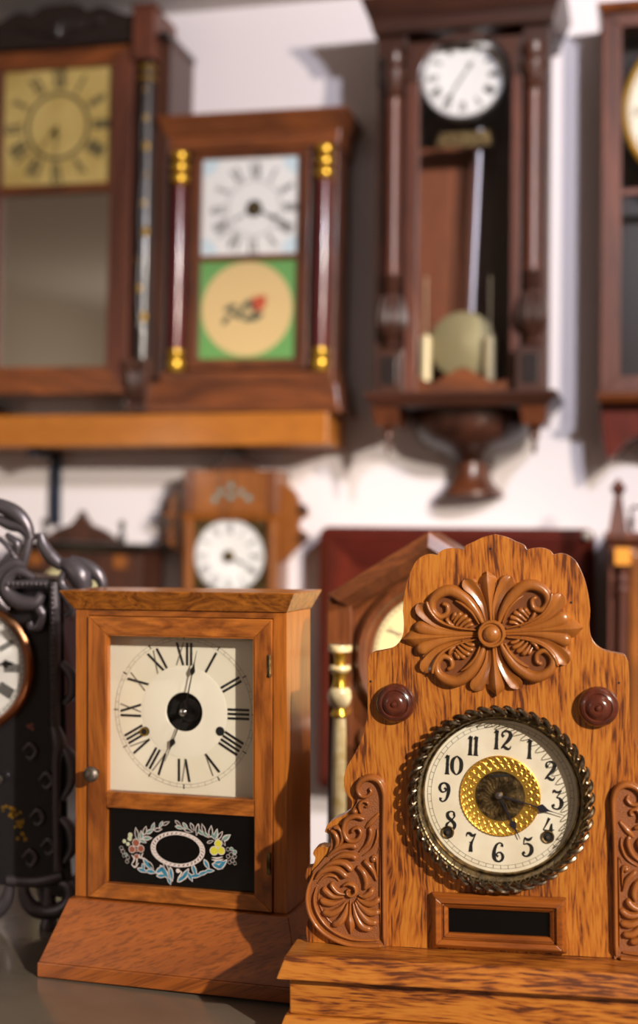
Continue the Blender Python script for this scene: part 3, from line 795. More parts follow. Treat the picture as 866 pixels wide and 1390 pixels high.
for side in (0, 1):
    m = MB()
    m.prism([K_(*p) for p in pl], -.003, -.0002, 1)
    for path, wid, prof, h in strokes:
        m.petal([K_(*p) for p in path], [w * su for w in wid], -.0002, h, 0, prof, tail=True)
    for (a, b, r) in ((440, 322, 20), (577, 668, 20)): 
        p = K_(a, b); m.ball((p[0], -.003, p[1]), r * su, 0, 1.2)
    if side:
        n_ = len(m.v); m.v = [(2 * XC - v[0], v[1], v[2]) for v in m.v]; m.f = [tuple(reversed(f)) for f in m.f]
    m.build('carved_panel', [M_carved, M_carveg], R)
# nail holes
m = MB()
for a, b in ((665.5, 745), (775, 818), (840, 927), (503, 925), (487, 1162)):
    p = F.U(a, b); MB().disc(p[0], p[1], .0012, -.0002, 0, 10).build('nail_hole', M_black, plate)
# bezel
bx, bz = F.U(678, 1085, -.017)
bz2 = bz; RB = .0888
m = MB()
m.lathe([(RB - .003, 0), (RB - .003, .0135), (RB - .006, .0165), (RB - .008, .0158), (RB - .0095, .018), (RB - .0105, .0175), (.0765, .0045), (.0752, .0050), (.0742, .0040), (.0738, .001)], (bx, 0, bz), 'y', 128, 0, caps=False)
nb = 44
for k in range(nb):
    a = 2 * PI * k / nb; da = 2 * PI / nb
    def pp(r, q, y): return (bx + r * math.cos(a + da * q), y, bz + r * math.sin(a + da * q))
    m.tube([pp(RB - .0085, -.62, -0.0160), pp(RB - .0055, -.36, -0.0175), pp(RB - .0022, -.02, -0.0175), pp(RB - .0002, .42, -0.0155), pp(RB - .0008, .66, -0.0140)], [.0007, .0017, .0023, .0019, .0008], 1, 7, 3)
    m.tube([pp(RB - .0058, .32, -0.0172), pp(RB - .0040, .46, -0.0178), pp(RB - .0050, .60, -0.0180)], [.0008, .0013, .0009], 1, 6, 2)
nc = 56
for k in range(nc):
    a = 2 * PI * k / nc; da = 2 * PI / nc
    def pp(r, q):
        y = -(.0046 + (.0175 - .0046) * (r - .0765) / (RB - .0105 - .0765)) - .0003
        return (bx + r * math.cos(a + da * q), y, bz + r * math.sin(a + da * q))
    m.tube([pp(.0768, -.42), pp(.0776, -.4), pp(.0788, -.25), pp(.0796, 0), pp(.0788, .25), pp(.0776, .4), pp(.0768, .42)], .0005, 2, 5, 2)
bez = m.build('bezel', [M_bezelin, M_bezel, M_antique], R, label='tarnished brass bezel with scrolled rim')
# domed glass
prof = []
for k in range(13):
    r = .0765 * (1 - k / 12)
    prof.append((max(r, 1e-5), .0052 + .012 * (1 - (r / .0765) ** 2)))
MB().lathe(prof, (bx, 0, bz), 'y', 96, caps=False).build('glass', M_glassd, bez)
# dial
dcx, dcz = F.U(677.5, 1079.5, -.0012)
dcx = bx + (dcx - bx) * .25; dcz = bz + (dcz - bz) * .25
m = MB().lathe([(.0745, 0), (.0745, .0012), (1e-5, .0012)], (bx, 0, bz), 'y', 96)
dial = m.build('dial', M_paper, R)
DYO = -.0012
m = MB()
track(m, dcx, dcz, .0672, .0707, DYO - .0003, 0, .00025, .0003)
rot0 = rd(3)
DIG = {
 '1': [([(0, .0), (0, .5), (.01, 1)], [.16, .12, .15]), ([(.01, 1), (-.06, .93), (-.15, .84)], [.1, .08, .03]), ([(-.13, .0), (.13, .0)], [.05, .05]), ([(-.1, .55), (.1, .5)], [.03, .05])],
 '2': [([(-.12, .68), (-.2, .76), (-.18, .92), (0, 1), (.2, .9), (.22, .7), (.08, .45), (-.12, .22), (-.24, .04)], [.14, .1, .06, .07, .13, .16, .13, .08, .03]), ([(-.24, .05), (-.12, .15), (.04, .06), (.18, .04), (.28, .2)], [.04, .11, .12, .08, .03])],
 '3': [([(-.22, .82), (-.18, .97), (-.05, .9), (.1, .93), (.22, 1)], [.03, .09, .1, .07, .04]), ([(.22, 1), (.1, .8), (-.02, .62)], [.04, .04, .04]), ([(-.02, .62), (.16, .56), (.26, .34), (.18, .08), (0, 0), (-.18, .06), (-.2, .18), (-.1, .2)], [.05, .1, .17, .12, .07, .07, .1, .12])],
 '4': [([(.02, 1), (-.1, .7), (-.27, .36)], [.12, .07, .04]), ([(-.27, .36), (0, .32), (.3, .4)], [.05, .09, .04]), ([(.16, .72), (.13, .4), (.12, 0)], [.06, .14, .17])],
 '5': [([(-.14, .98), (-.02, .88), (.12, .9), (.26, 1.04)], [.05, .12, .12, .03]), ([(-.14, .98), (-.17, .8), (-.18, .6)], [.05, .05, .04]), ([(-.18, .6), (.02, .66), (.22, .52), (.24, .24), (.08, .02), (-.12, .0), (-.2, .12), (-.1, .2)], [.04, .08, .14, .16, .1, .07, .1, .12])],
 '6': [([(.16, .8), (.18, .92), (.04, 1), (-.14, .84), (-.24, .45), (-.2, .14), (-.02, 0), (.18, .08), (.24, .3), (.12, .48), (-.04, .46), (-.1, .34), (.0, .26)], [.12, .08, .06, .1, .15, .15, .08, .1, .12, .08, .06, .07, .1])],
 '7': [([(-.24, .8), (-.2, .98), (-.06, .98), (.08, .88), (.26, 1)], [.03, .08, .13, .12, .04]), ([(.26, 1), (.14, .7), (.03, .4), (.02, 0)], [.04, .06, .12, .17]), ([(-.08, .52), (.1, .5)], [.03, .05])],
 '8': [([(.16, .78), (.16, .94), (0, 1.0), (-.18, .88), (-.14, .66), (.06, .5), (.22, .3), (.16, .06), (-.02, 0), (-.2, .1), (-.2, .3), (-.04, .46), (.1, .6), (.2, .78), (.14, .9)], [.1, .07, .06, .12, .15, .14, .15, .1, .06, .09, .1, .05, .05, .07, .04])],
 '0': [([(0, 1), (-.2, .8), (-.25, .5), (-.2, .2), (0, 0), (.2, .2), (.25, .5), (.2, .8), (0, 1)], [.05, .13, .16, .13, .05, .13, .16, .13, .05])]}
DIG['9'] = [([(-a, 1 - b) for a, b in DIG['6'][0][0]], DIG['6'][0][1])]
for h in range(1, 13):
    a = h * PI / 6 + rot0 * .7
    s_ = str(h); H = .0182
    rr = .0545
    cx_, cz_ = dcx + math.sin(a) * rr, dcz + math.cos(a) * rr
    tl = rd(3)
    off = 0 if len(s_) == 1 else {'10': .24, '11': .15, '12': .24}[s_]
    for k, ch in enumerate(s_):
        ox = (k * 2 - 1) * off if len(s_) == 2 else 0
        if s_ in ('10', '12') and k == 0: ox -= .02
        for path, wid in DIG[ch]:
            pts = []
            for x, y in path:
                X, Y = (x + ox) * H, (y - .5) * H
                pts.append((cx_ + X * math.cos(tl) + Y * math.sin(tl), cz_ - X * math.sin(tl) + Y * math.cos(tl)))
            m.ribbon(pts, [w * H * 1.28 for w in wid], DYO - .0004 - .00003 * k, 0, 5)
m.build('numerals', M_ink, dial)
# stamped gold centre
gm = MB()
gm.lathe([(.0392, 0), (.0392, .0012), (.0382, .0018), (.037, .0012), (.0242, .0012), (.0238, .0004), (1e-5, .0004)], (dcx, DYO, dcz), 'y', 96, 0)
for ring, (rr, nn, w) in enumerate(((.0345, 30, .0012), (.0285, 26, .0011))):
    for k in range(nn):
        a = 2 * PI * k / nn + ring * .1; da = 2 * PI / nn
        def pp(r, q): return (dcx + r * math.cos(a + da * q), DYO - .0011, dcz + r * math.sin(a + da * q))
        gm.tube([pp(rr - .003, -.5), pp(rr + .0005, -.35), pp(rr + .0025, .05), pp(rr + .0008, .4), pp(rr - .0015, .3), pp(rr - .001, 0)], [.0004, w * .7, w * .8, w * .7, w * .5, .0003], 0, 6, 3)
for k in range(60):
    a = 2 * PI * k / 60
    gm.ball((dcx + .0381 * math.cos(a), DYO - .0018, dcz + .0381 * math.sin(a)), .0008, 0, 1, 1, 6, 4)
gold = gm.build('gold_center', M_gold, dial, label='stamped gold ring around the hands')
gm = MB()
gm.lathe([(.0238, .0004), (.0235, .001), (1e-5, .0008)], (dcx, DYO, dcz), 'y', 64)
for k in range(24):
    a = 2 * PI * k / 24
    def pp(r, q): return (dcx + r * math.cos(a + q), DYO - .0014, dcz + r * math.sin(a + q))
    gm.tube([pp(.004, 0), pp(.010, .10), pp(.016, -.06), pp(.0215, .1)], [.0004, .0007, .0008, .0005], 0, 5, 3)
gm.ringflat(dcx, dcz, .0225, .0236, DYO - .0017, 0)
gm.build('center_ornament', M_antique, dial)
MB().ribbon([(dcx - .008, dcz + .0195), (dcx + .009, dcz + .0205)], .0022, DYO - .0024, 0, 3).build('regulator_slot', M_black, dial)
for px, py in ((608, 1129.5), (743.7, 1136)):
    a, b = F.U(px, py, -.002)
    MB().lathe([(.0062, 0), (.0062, .0018), (.0056, .0024), (.0046, .0018), (.0044, .0004)], (a, DYO, b), 'y', 32, caps=False).disc(a, b, .0046, DYO - .0006, 1, 24).lathe([(.0018, 0), (.0018, .003)], (a, DYO, b), 'y', 8, 2).build('winding_arbor', [M_antique, M_black, M_steel], dial)
HY = -.0062
a, b = F.U(677, 1079.5, HY)
c_, d_ = F.U(767, 1107.5, HY)
hand(MB(), a, b, c_, d_, HY, .0016, spade=.64, sw=5.2, tail=.05).build('minute_hand', M_blued, dial)
c_, d_ = F.U(706, 1139, HY + .0018); a, b = F.U(677, 1079.5, HY + .0018)
hand(MB(), a, b, c_, d_, HY + .0018, .002, spade=.66, sw=3.6, tail=.05).build('hour_hand', M_blued, dial)
MB().lathe([(.0045, 0), (.0045, .002), (.003, .004), (1e-5, .0048)], (a, HY + .002, b), 'y', 24).build('hand_collet', M_steel, dial)
# lower window
wx0, wx1 = F.X(586.5, 1255, -.006), F.X(769, 1255, -.006)
wz1, wz0 = F.Z(678, 1216, -.006), F.Z(678, 1290, -.006)
wx = (wx0 + wx1) / 2
m = MB()
a = (wx0, wx1, max(wz0, zbase + .0004), wz1)
q = lambda d: (a[0] + d, a[1] - d, a[2] + d * .9, a[3] - d * .9)
mitred(m, a, q(.004), -.006, -.0002, 0, 0, -.011)
mitred(m, q(.004), q(.0095), -.011, -.0002, 0, 0, -.010)
mitred(m, q(.0095), q(.012), -.0065, -.0002, 0, 0, -.0065)
mitred(m, q(.012), q(.0158), -.0085, -.0002, 0, 0, -.005)
wf = m.build('window_moulding', M_moulding, R, .0006)
b = q(.0155)
MB().box(b[0], b[1], -.0016, -.0003, b[2], b[3]).build('dark_pane', M_blackgl, wf, label='black glass slot under the dial')
# ------------------------------------------------------------------ 3. black iron clock (far left)
F = table_frame(-40, 905, 1.67, math.radians(-9), 0.0)
R = thing('iron_clock', F, 'black cast-iron clock with openwork scrolled crest and copper-rimmed white dial')
XI = F.X(-40, 905)
def I(px, py): return F.U(px, py)
k9 = 1.67 / FPX
m = MB()
body = [I(-40, 775), I(20, 783), I(72, 786), I(84, 800), (I(88, 1000)), I(90, 1120), I(96, 1190), I(84, 1222), I(40, 1205), I(-40, 1200)]
bl = [(2 * XI - p[0], p[1]) for p in reversed(body)]
m.prism(body + bl[1:-1], .004, .10, 0)
m.build('case', M_irond, R, .001)
m = MB()
def T3(pts, r, y=-.003, n=6, mi=0): 
    m.tube([(I(*p[:2])[0], y - (p[2] if len(p) > 2 else 0), I(*p[:2])[1]) for p in pts], [q * k9 * 1.2 for q in r] if hasattr(r, '__len__') else r * k9 * 1.2, mi, 10, n)
# crest openwork
T3([(-40, 684), (-14, 682), (12, 691), (27, 701), (38, 715), (43, 732)], [5, 7, 9, 9, 7, 5])
T3([(-40, 700), (-10, 702), (15, 712), (31, 716), (40, 730), (37, 750), (33, 768)], [4, 5, 7, 7, 5, 5, 4])
T3([(43, 729), (52, 727), (60, 728)], [4, 3, 4])
T3([(56, 726), (61, 742), (72, 757), (86, 769)], [5, 7, 8, 6])
T3([(84, 764), (98, 770), (110, 783), (116, 800)], [6, 11, 13, 9])
T3([(94, 758), (112, 766), (128, 777), (137, 790), (138, 806)], [4, 7, 8, 6, 4], .004)
T3([(90, 775), (86, 790), (94, 802), (108, 801), (110, 792)], [4, 5, 6, 5, 4], -.006)
T3([(0, 730), (14, 744), (28, 768)], [3, 3, 3]); T3([(28, 732), (14, 752), (0, 768)], [3, 3, 3]); T3([(-20, 730), (-8, 748), (0, 768)], [3, 3, 3])
T3([(10, 725), (24, 738), (24, 752)], [3, 5, 3])
# volute
T3([(36, 768), (20, 766), (2, 778), (-6, 798), (2, 818), (14, 828)], [6, 8, 9, 9, 8, 5])
T3([(50, 785), (28, 775), (14, 786), (12, 802), (28, 816), (50, 818), (60, 806)], [4, 6, 7, 8, 9, 8, 5], -.008)
T3([(52, 822), (60, 836), (54, 850), (44, 852), (42, 844)], [6, 6, 6, 5, 4], -.004)
T3([(14, 794), (40, 792), (68, 792)], [5, 5, 5], -.010)
T3([(76, 790), (77, 860), (78, 985)], [6, 6, 5], -.006)
T3([(76, 985), (82, 1010), (78, 1040), (80, 1180)], [6, 8, 5, 5], -.004)
for k in range(28):
    p = I(76, 798 + k * 6.8); m.ball((p[0], -.0125, p[1]), .0026, 0, 1, 1, 8, 5)
for k in range(9):
    p = I(18 + k * 6.2, 792); m.ball((p[0], -.0165, p[1]), .0024, 0, 1, 1, 8, 5)
# side ears
T3([(82, 800), (94, 812), (98, 828), (90, 836)], [4, 6, 5, 3]); T3([(84, 900), (98, 915), (100, 940), (88, 955)], [4, 6, 6, 3]); T3([(84, 1010), (98, 1030), (99, 1060), (86, 1085)], [4, 7, 6, 3]); T3([(84, 1110), (98, 1125), (100, 1150), (88, 1170)], [4, 7, 6, 3])
# low relief on the sides of the case
for (a, b, c_) in ((30, 1020, 6), (52, 1060, 8), (40, 1110, 9), (55, 1150, 8), (30, 1165, 8)):
    T3([(a, b), (a + 10, b - 10), (a + 18, b), (a + 12, b + 10), (a + 5, b + 6)], [2, 3, 3, 3, 2], .003)
# feet
T3([(8, 1196), (40, 1198), (62, 1196), (84, 1190)], [6, 7, 8, 7], .006)
T3([(28, 1204), (32, 1222), (44, 1236), (62, 1240), (82, 1236), (94, 1222), (92, 1206), (80, 1200)], [6, 8, 9, 9, 10, 9, 8, 6], .008)
T3([(50, 1204), (56, 1226), (66, 1228), (60, 1206)], [4, 4, 4, 3], .008)
T3([(10, 1204), (4, 1226), (-12, 1240), (-30, 1236)], [6, 8, 10, 8], .008)
T3([(84, 1190), (98, 1204), (104, 1228)], [6, 6, 6], .012)
m.mirror(XI)
pz = F.Z(60, 1242)
m.build('scrollwork', M_iron, R)
for sx in (1, -1):
    for dy in (.012, .088):
        MB().lathe([(.012, 0), (.012, .006), (.009, .012), (.009, F.Z(60, 1200))], (XI + sx * (I(62, 1240)[0] - XI), dy, 0), 'z', 16).build('foot', M_iron, R)
a, b = XI, F.Z(-40, 905)
rr = 90 * k9
m = MB().lathe([(rr, -.001), (rr + .001, .006), (rr - .003, .011), (rr - .007, .012), (rr - .010, .008), (rr - .011, .003)], (a, .002, b), 'y', 96, caps=False)
bz_ = m.build('bezel', M_copper, R, label='copper-coloured dial rim')
simple_dial(R, F, a, b, rr - .010, -.0006, M_white, M_ink, (.62, .90), 1.3)
MB().lathe([(1e-5, .012), (rr * .5, .0105), (rr - .010, .006)], (a, .002, b), 'y', 64, caps=False).build('glass', M_glass, bz_)
m = MB(); hand(m, a, b, a + rr * .72, b + rr * .08, -.0052, .0028, spade=.8, sw=3.5); m.build('hour_hand', M_handbl, R)
m = MB(); hand(m, a, b, a - rr * .5, b + rr * .6, -.0062, .0024, spade=.8, sw=3.5); m.build('minute_hand', M_handbl, R)
p = I(4, 1055)
MB().lathe([(.004, 0), (.004, .010), (.007, .014), (.0055, .018), (1e-5, .019)], (p[0], .004, p[1]), 'y', 20).build('silver_boss', M_steel, R, label='polished silver boss')
m = MB()
random.seed(3)
for cx_, cy_, n_, sp in ((20, 1104, 9, 9), (24, 1118, 8, 8), (26, 1136, 8, 8), (10, 1100, 6, 8)):
    for k in range(n_):
        p = I(cx_ + random.uniform(-sp, sp), cy_ + random.uniform(-sp * .7, sp * .7)); m.disc(p[0], p[1], random.uniform(.0012, .0026), .0036 - k * .0001, 0, 8)
m.build('gold_flowers', [M_goldleaf, M_redp], R); m = MB()
for k in range(4):
    p = I(38 + random.uniform(-5, 5), 986 + random.uniform(-5, 5)); m.disc(p[0], p[1], .002, .0035 - k * .0001, 1, 8)
m.build('red_flowers', [M_goldleaf, M_pred], R)

# ------------------------------------------------------------------ 4. gabled calendar clock with cream columns
F = table_frame(582, 893, 1.70, math.radians(-12), 0.0)
R = thing('calendar_clock', F, 'brown gable-topped clock with round dial and cream and brass column, behind the oak clock')
k5 = 1.70 / FPX
xc = F.X(582, 893)
xo = xc - F.X(445.5, 850); xi_ = xc - F.X(478, 850)
zs = F.Z(445, 806); zp = F.Z(581, 722); zsi = F.Z(478, 826); zpi = F.Z(590, 764)
MB().prism([(xc - xi_ - .004, .012), (xc + xi_ + .004, .012), (xc + xi_ + .004, zsi), (xc, zpi + .008), (xc - xi_ - .004, zsi)], .012, .10, 0).build('case', M_brown, R, .001)
m = MB()
for sx in (-1, 1):
    m.add([(xc + sx * xo, -.010, zs), (xc, -.010, zp), (xc, -.004, zpi), (xc + sx * xi_, -.004, zsi), (xc + sx * xo, .10, zs), (xc, .10, zp), (xc, .0115, zpi), (xc + sx * xi_, .0115, zsi),
           (xc + sx * (xo + xi_) / 2, -.020, (zs + zsi) / 2 + .001), (xc, -.020, (zp + zpi) / 2)],
          [(0, 1, 9, 8), (8, 9, 2, 3), (0, 4, 5, 1), (3, 2, 6, 7), (4, 7, 6, 5), (0, 8, 3, 7, 4)], 1)
    m.prism([(xc + sx * xo, 0.02), (xc + sx * xi_, 0.02), (xc + sx * xi_, zsi - .0002), (xc + sx * xo, zs - .0002)], .006, .10, 0)
    m.frus(min(xc + sx * xo, xc + sx * xi_), max(xc + sx * xo, xc + sx * xi_), -.008, .006, F.Z(460, 874), min(xc + sx * xo, xc + sx * xi_), max(xc + sx * xo, xc + sx * xi_), -.008, .006, zs - .008, 0)
m.build('gable_frame', [M_brown, M_brownx], R, .0012)
MB().box(xc - xo - .012, xc + xo + .012, -.02, .11, 0, .02).build('base', M_brownx, R, .002)
for sx in (-1, 1):
    cxk = xc - sx * (xc - F.X(461, 945, -.006))
    zz = lambda py: F.Z(461, py, -.006)
    g = MB()
    q = k5
    g.lathe([(15.5 * q, zz(884)), (16.5 * q, zz(880)), (15.5 * q, zz(875.5))], (cxk, -.006, 0), 'z', 28, 0)
    g.lathe([(8 * q, zz(903)), (7 * q, zz(896)), (9 * q, zz(888)), (13 * q, zz(884.2))], (cxk, -.006, 0), 'z', 28, 1)
    g.lathe([(12 * q, zz(912)), (15 * q, zz(908)), (14 * q, zz(903.2))], (cxk, -.006, 0), 'z', 28, 0)
    g.lathe([(11 * q, zz(934)), (8.5 * q, zz(925)), (8 * q, zz(918)), (11 * q, zz(912.2))], (cxk, -.006, 0), 'z', 28, 1)
    g.lathe([(8 * q, zz(962)), (14 * q, zz(955)), (16.5 * q, zz(946)), (15 * q, zz(937)), (11 * q, zz(933))], (cxk, -.006, 0), 'z', 28, 0)
    g.lathe([(9 * q, zz(974)), (12 * q, zz(970)), (10 * q, zz(966)), (8 * q, zz(962))], (cxk, -.006, 0), 'z', 28, 1)
    g.build('column_capital', [M_creamcol, M_brass], R, label='cream and brass turned capital')
    MB().lathe([(11 * q, .034), (10.5 * q, zz(1090)), (9.5 * q, zz(1000)), (8.5 * q, zz(974.3))], (cxk, -.006, 0), 'z', 28).build('column', M_creamcol, R, label='cream marbled column')
    MB().lathe([(16 * q, .0202), (16 * q, .026), (13 * q, .030), (14 * q, .0338)], (cxk, -.006, 0), 'z', 28).build('column_foot', M_brass, R)
cz = F.Z(590, 893); cxx = F.X(590, 893)
m = MB().lathe([(109 * k5, 0), (110 * k5, .012), (104 * k5, .018), (97 * k5, .016), (93 * k5, .010), (88 * k5, .009), (86 * k5, .004)], (cxx, .012, cz), 'y', 96, caps=False)
m.build('round_bezel', M_brown, R)
simple_dial(R, F, cxx, cz, 87 * k5, .010, plain('buff_dial', (226, 204, 150), .5), M_inkthin, (.62, .88), 1.0)
m = MB(); hand(m, cxx, cz, cxx - 55 * k5, cz + 8 * k5, .004, .0025, spade=.8, sw=2.5); m.build('hand', M_handbl, R)
for sx in (-1, 1):
    px_ = xc - sx * (xc - F.X(504, 1004))
    MB().lathe([(20 * k5, 0), (20 * k5, .006), (15 * k5, .009), (12 * k5, .008), (6 * k5, .011), (1e-5, .012)], (px_, .0118, F.Z(504, 1004)), 'y', 32).build('rosette_block', M_brown, R)
m = MB().lathe([(70 * k5, 0), (71 * k5, .008), (64 * k5, .013), (60 * k5, .004)], (cxx, .012, F.Z(590, 1090)), 'y', 64, caps=False)
m.disc(cxx, F.Z(590, 1090), 61 * k5, .0105, 1)
m.build('lower_bezel', [M_brown, M_blackgl], R)

# ------------------------------------------------------------------ 5. red mahogany square case on the wall
F = wall_frame(618, 1080, .09)
R = thing('square_wall_clock', F, 'dark red mahogany square wall case with rounded corners and mitred frame')
a = (F.X(430, 900), F.X(806, 900), F.Z(618, 1083), F.Z(618, 716))
def rr_(x0, x1, z0, z1, r, n=8):
    o = []
    for cx_, cz_, s0 in ((x1 - r, z1 - r, 0), (x0 + r, z1 - r, PI / 2), (x0 + r, z0 + r, PI), (x1 - r, z0 + r, 1.5 * PI)):
        for k in range(n + 1): o.append((cx_ + r * math.cos(s0 + k * PI / 2 / n), cz_ + r * math.sin(s0 + k * PI / 2 / n)))
    return o
MB().prism(rr_(*a, .022), .012, .0898, 0).build('case', M_mar, R, .004)
m = MB(); w_ = .085
# rounded cushion frame: four mitred sides, outline rounded
O = rr_(*a, .022); Ii = rr_(a[0] + w_, a[1] - w_, a[2] + w_, a[3] - w_, .002)
Mi = rr_(a[0] + .02, a[1] - .02, a[2] + .02, a[3] - .02, .012)
n_ = len(O)
for A_, B_, ya, yb in ((O, Mi, .012, 0), (Mi, Ii, 0, .006)):
    for i in range(n_):
        j = (i + 1) % n_
        qd = i // 9
        along = (i % 9 == 8)
        horiz = (along and qd in (0, 2)) or (not along and ((i % 9) >= 4) == (qd in (0, 2)))
        m.add([(A_[i][0], ya, A_[i][1]), (A_[j][0], ya, A_[j][1]), (B_[j][0], yb, B_[j][1]), (B_[i][0], yb, B_[i][1])], [(0, 1, 2, 3)], 1 if horiz else 0, False)
m.build('frame', [M_mar, M_marx], R)
MB().box(a[0] + w_ - .001, a[1] - w_ + .001, .007, .0118, a[2] + w_ - .001, a[3] - w_ + .001).build('panel', M_mar, R)
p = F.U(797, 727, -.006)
MB().lathe([(.0025, 0), (.0025, .004)], (p[0], .0, p[1]), 'y', 12).ball((p[0], -.010, p[1]), .0085).build('highlight_ball', M_white, R, label='small white ball standing in for a bright highlight')  # white ball added as a painted highlight on the frame corner

# ------------------------------------------------------------------ 6. tall regulator
F = wall_frame(625, 600, .19)
R = thing('regulator_clock', F, 'tall dark walnut wall regulator with glazed door, white round dial and brass pendulum')
k = abs(F.X(640, 400) - F.X(620, 400)) / 20
X = lambda px, py=400, d=0: F.X(px, py, d)
Zz = lambda py, d=0: F.Z(628, py, d)
m = MB()
xa, xb = X(520), X(738)
zt_, zb_ = Zz(14), Zz(532)
for a_, b_ in ((xa, xa + .022), (xb - .022, xb)): m.box(a_, b_, .03, .188, zb_, zt_, 0)
m.box(xa, xb, .178, .1885, zb_, zt_, 0).box(xa, xb, .03, .178, zt_ - .01, zt_, 0)
m.box(X(508), X(548), .012, .032, zb_, zt_, 0).box(X(706), X(744), .012, .032, zb_, zt_, 0)
m.build('case', M_wal, R, .002)
m = MB()
m.box(xa + .0225, X(628), .170, .1775, zb_, Zz(165), 0)
m.build('back_panel', M_backl, R, label='reddish back board seen through the glass')
# hood cornice
m = MB()
m.frus(X(505), X(748), -.01, .188, Zz(40), X(500), X(754), -.02, .188, Zz(22), 0)
m.frus(X(500), X(754), -.02, .188, Zz(22) + .0002, X(490), X(766), -.045, .188, Zz(-4), 0)
m.build('cornice', M_walx, R, .002)
zc = CEIL - (F.M.translation.z) - .002
# door
m = MB()
ox0, ox1 = X(549), X(706); ix0_, ix1_ = X(566), X(692)
ctr = (ix0_ + ix1_) / 2; rad = (ix1_ - ix0_) / 2
za = Zz(107)
N_ = 24
arch_o = [(ox0, Zz(530)), (ox1, Zz(530))] + [(ox1, za + .03)] + [(ox1, Zz(54)), (ox0, Zz(54))]
inner = [(ix0_, Zz(520)), (ix1_, Zz(520))] + [(ctr + rad * math.cos(PI * t / N_), za + rad * math.sin(PI * t / N_)) for t in range(N_ + 1)]
m.prism([(ox0, Zz(534)), (ix0_, Zz(534)), (ix0_, za), (ox0, za)], .0, .018, 0)
m.prism([(ix1_, Zz(534)), (ox1, Zz(534)), (ox1, za), (ix1_, za)], .0, .018, 0)
m.prism([(ox0, za), ] + [(ctr - rad * math.cos(PI * t / N_), za + rad * math.sin(PI * t / N_)) for t in range(N_ // 2 + 1)] + [(ctr, Zz(53)), (ox0, Zz(53))], 0, .018, 1)
m.prism([(ctr, Zz(53))] + [(ctr + rad * math.sin(PI * t / N_), za + rad * math.cos(PI * t / N_)) for t in range(N_ // 2 + 1)] + [(ox1, za), (ox1, Zz(53))], 0, .018, 1)
dr = m.build('door', [M_walr, M_wal], R, .0015)
m = MB(); 
m.prism([(ix0_ - .001, Zz(533))] + cat([(ix0_ - .001, Zz(507)), (ix0_ + .03, Zz(518)), (ctr - .03, Zz(508)), (ctr, Zz(498)), (ctr + .03, Zz(508)), (ix1_ - .03, Zz(518)), (ix1_ + .001, Zz(515))], 5) + [(ix1_ + .001, Zz(533))], .003, .015, 0)
m.build('scalloped_rail', M_rose, dr, .001, label='orange-brown scalloped bottom rail')
MB().box(ix0_ - .004, ix1_ + .004, .0182, .0195, Zz(520), Zz(50)).build('glass', M_glass, dr)
# dial
a, b = F.U(629, 104, .05)
r_ = 57 * k * 1.03
MB().lathe([(r_ + .004, -.01), (r_ + .005, .004), (r_, .008), (r_ - .003, .004)], (a, .05, b), 'y', 64, caps=False).build('dial_rim', M_steel, R)
simple_dial(R, F, a, b, r_ - .001, .05, M_white, M_ink, (.60, .86), 1.4)
h_ = MB(); p = F.U(642, 82, .044); q = F.U(604, 143, .044)
hand(h_, a, b, p[0], p[1], .044, .003, spade=.7, sw=4); h_.build('hour_hand', M_handbl, R)
h_ = MB(); hand(h_, a, b, q[0], q[1], .042, .003, spade=.7, sw=3); h_.build('minute_hand', M_handbl, R)
m = MB().box(a - .05, a + .05, .07, .12, b - r_ - .035, b - r_ - .02).box(a - .055, a + .055, .068, .072, b - r_ - .05, b - r_ - .03, 0)
m.build('movement_bracket', M_antique, R)
# pendulum
p1 = F.U(652, 175, .10); p2 = F.U(640, 425, .10); p3 = F.U(628, 468, .10)
pend = MB().tube([(p1[0], .10, p1[1]), (p2[0], .10, p2[1])], .0055, 0, 12, 1).build('pendulum_rod', plain('nickel_rod', (170, 168, 184), .35, .4), R)
MB().lathe([(1e-5, .004), (46 * k, 0), (47 * k, .004), (46 * k, .008), (30 * k, .014), (1e-5, .017)], (p3[0], .105, p3[1]), 'y', 64).build('pendulum_bob', M_olive, R, label='brass pendulum disc')
for px_, col in ((578, 0), (665, 0)):
    p4 = F.U(px_, 455, .08); p5 = F.U(px_, 518, .08)
    MB().lathe([(1e-5, p5[1]), (.0115, p5[1] + .001), (.0115, p4[1] - .003), (.004, p4[1]), (.001, p4[1] + .005), (.001, p4[1] + .12)], (p4[0], .08, 0), 'z', 20).build('weight', plain('pale_brass', (226, 206, 160), .4, .2), R, label='slim pale brass weight')
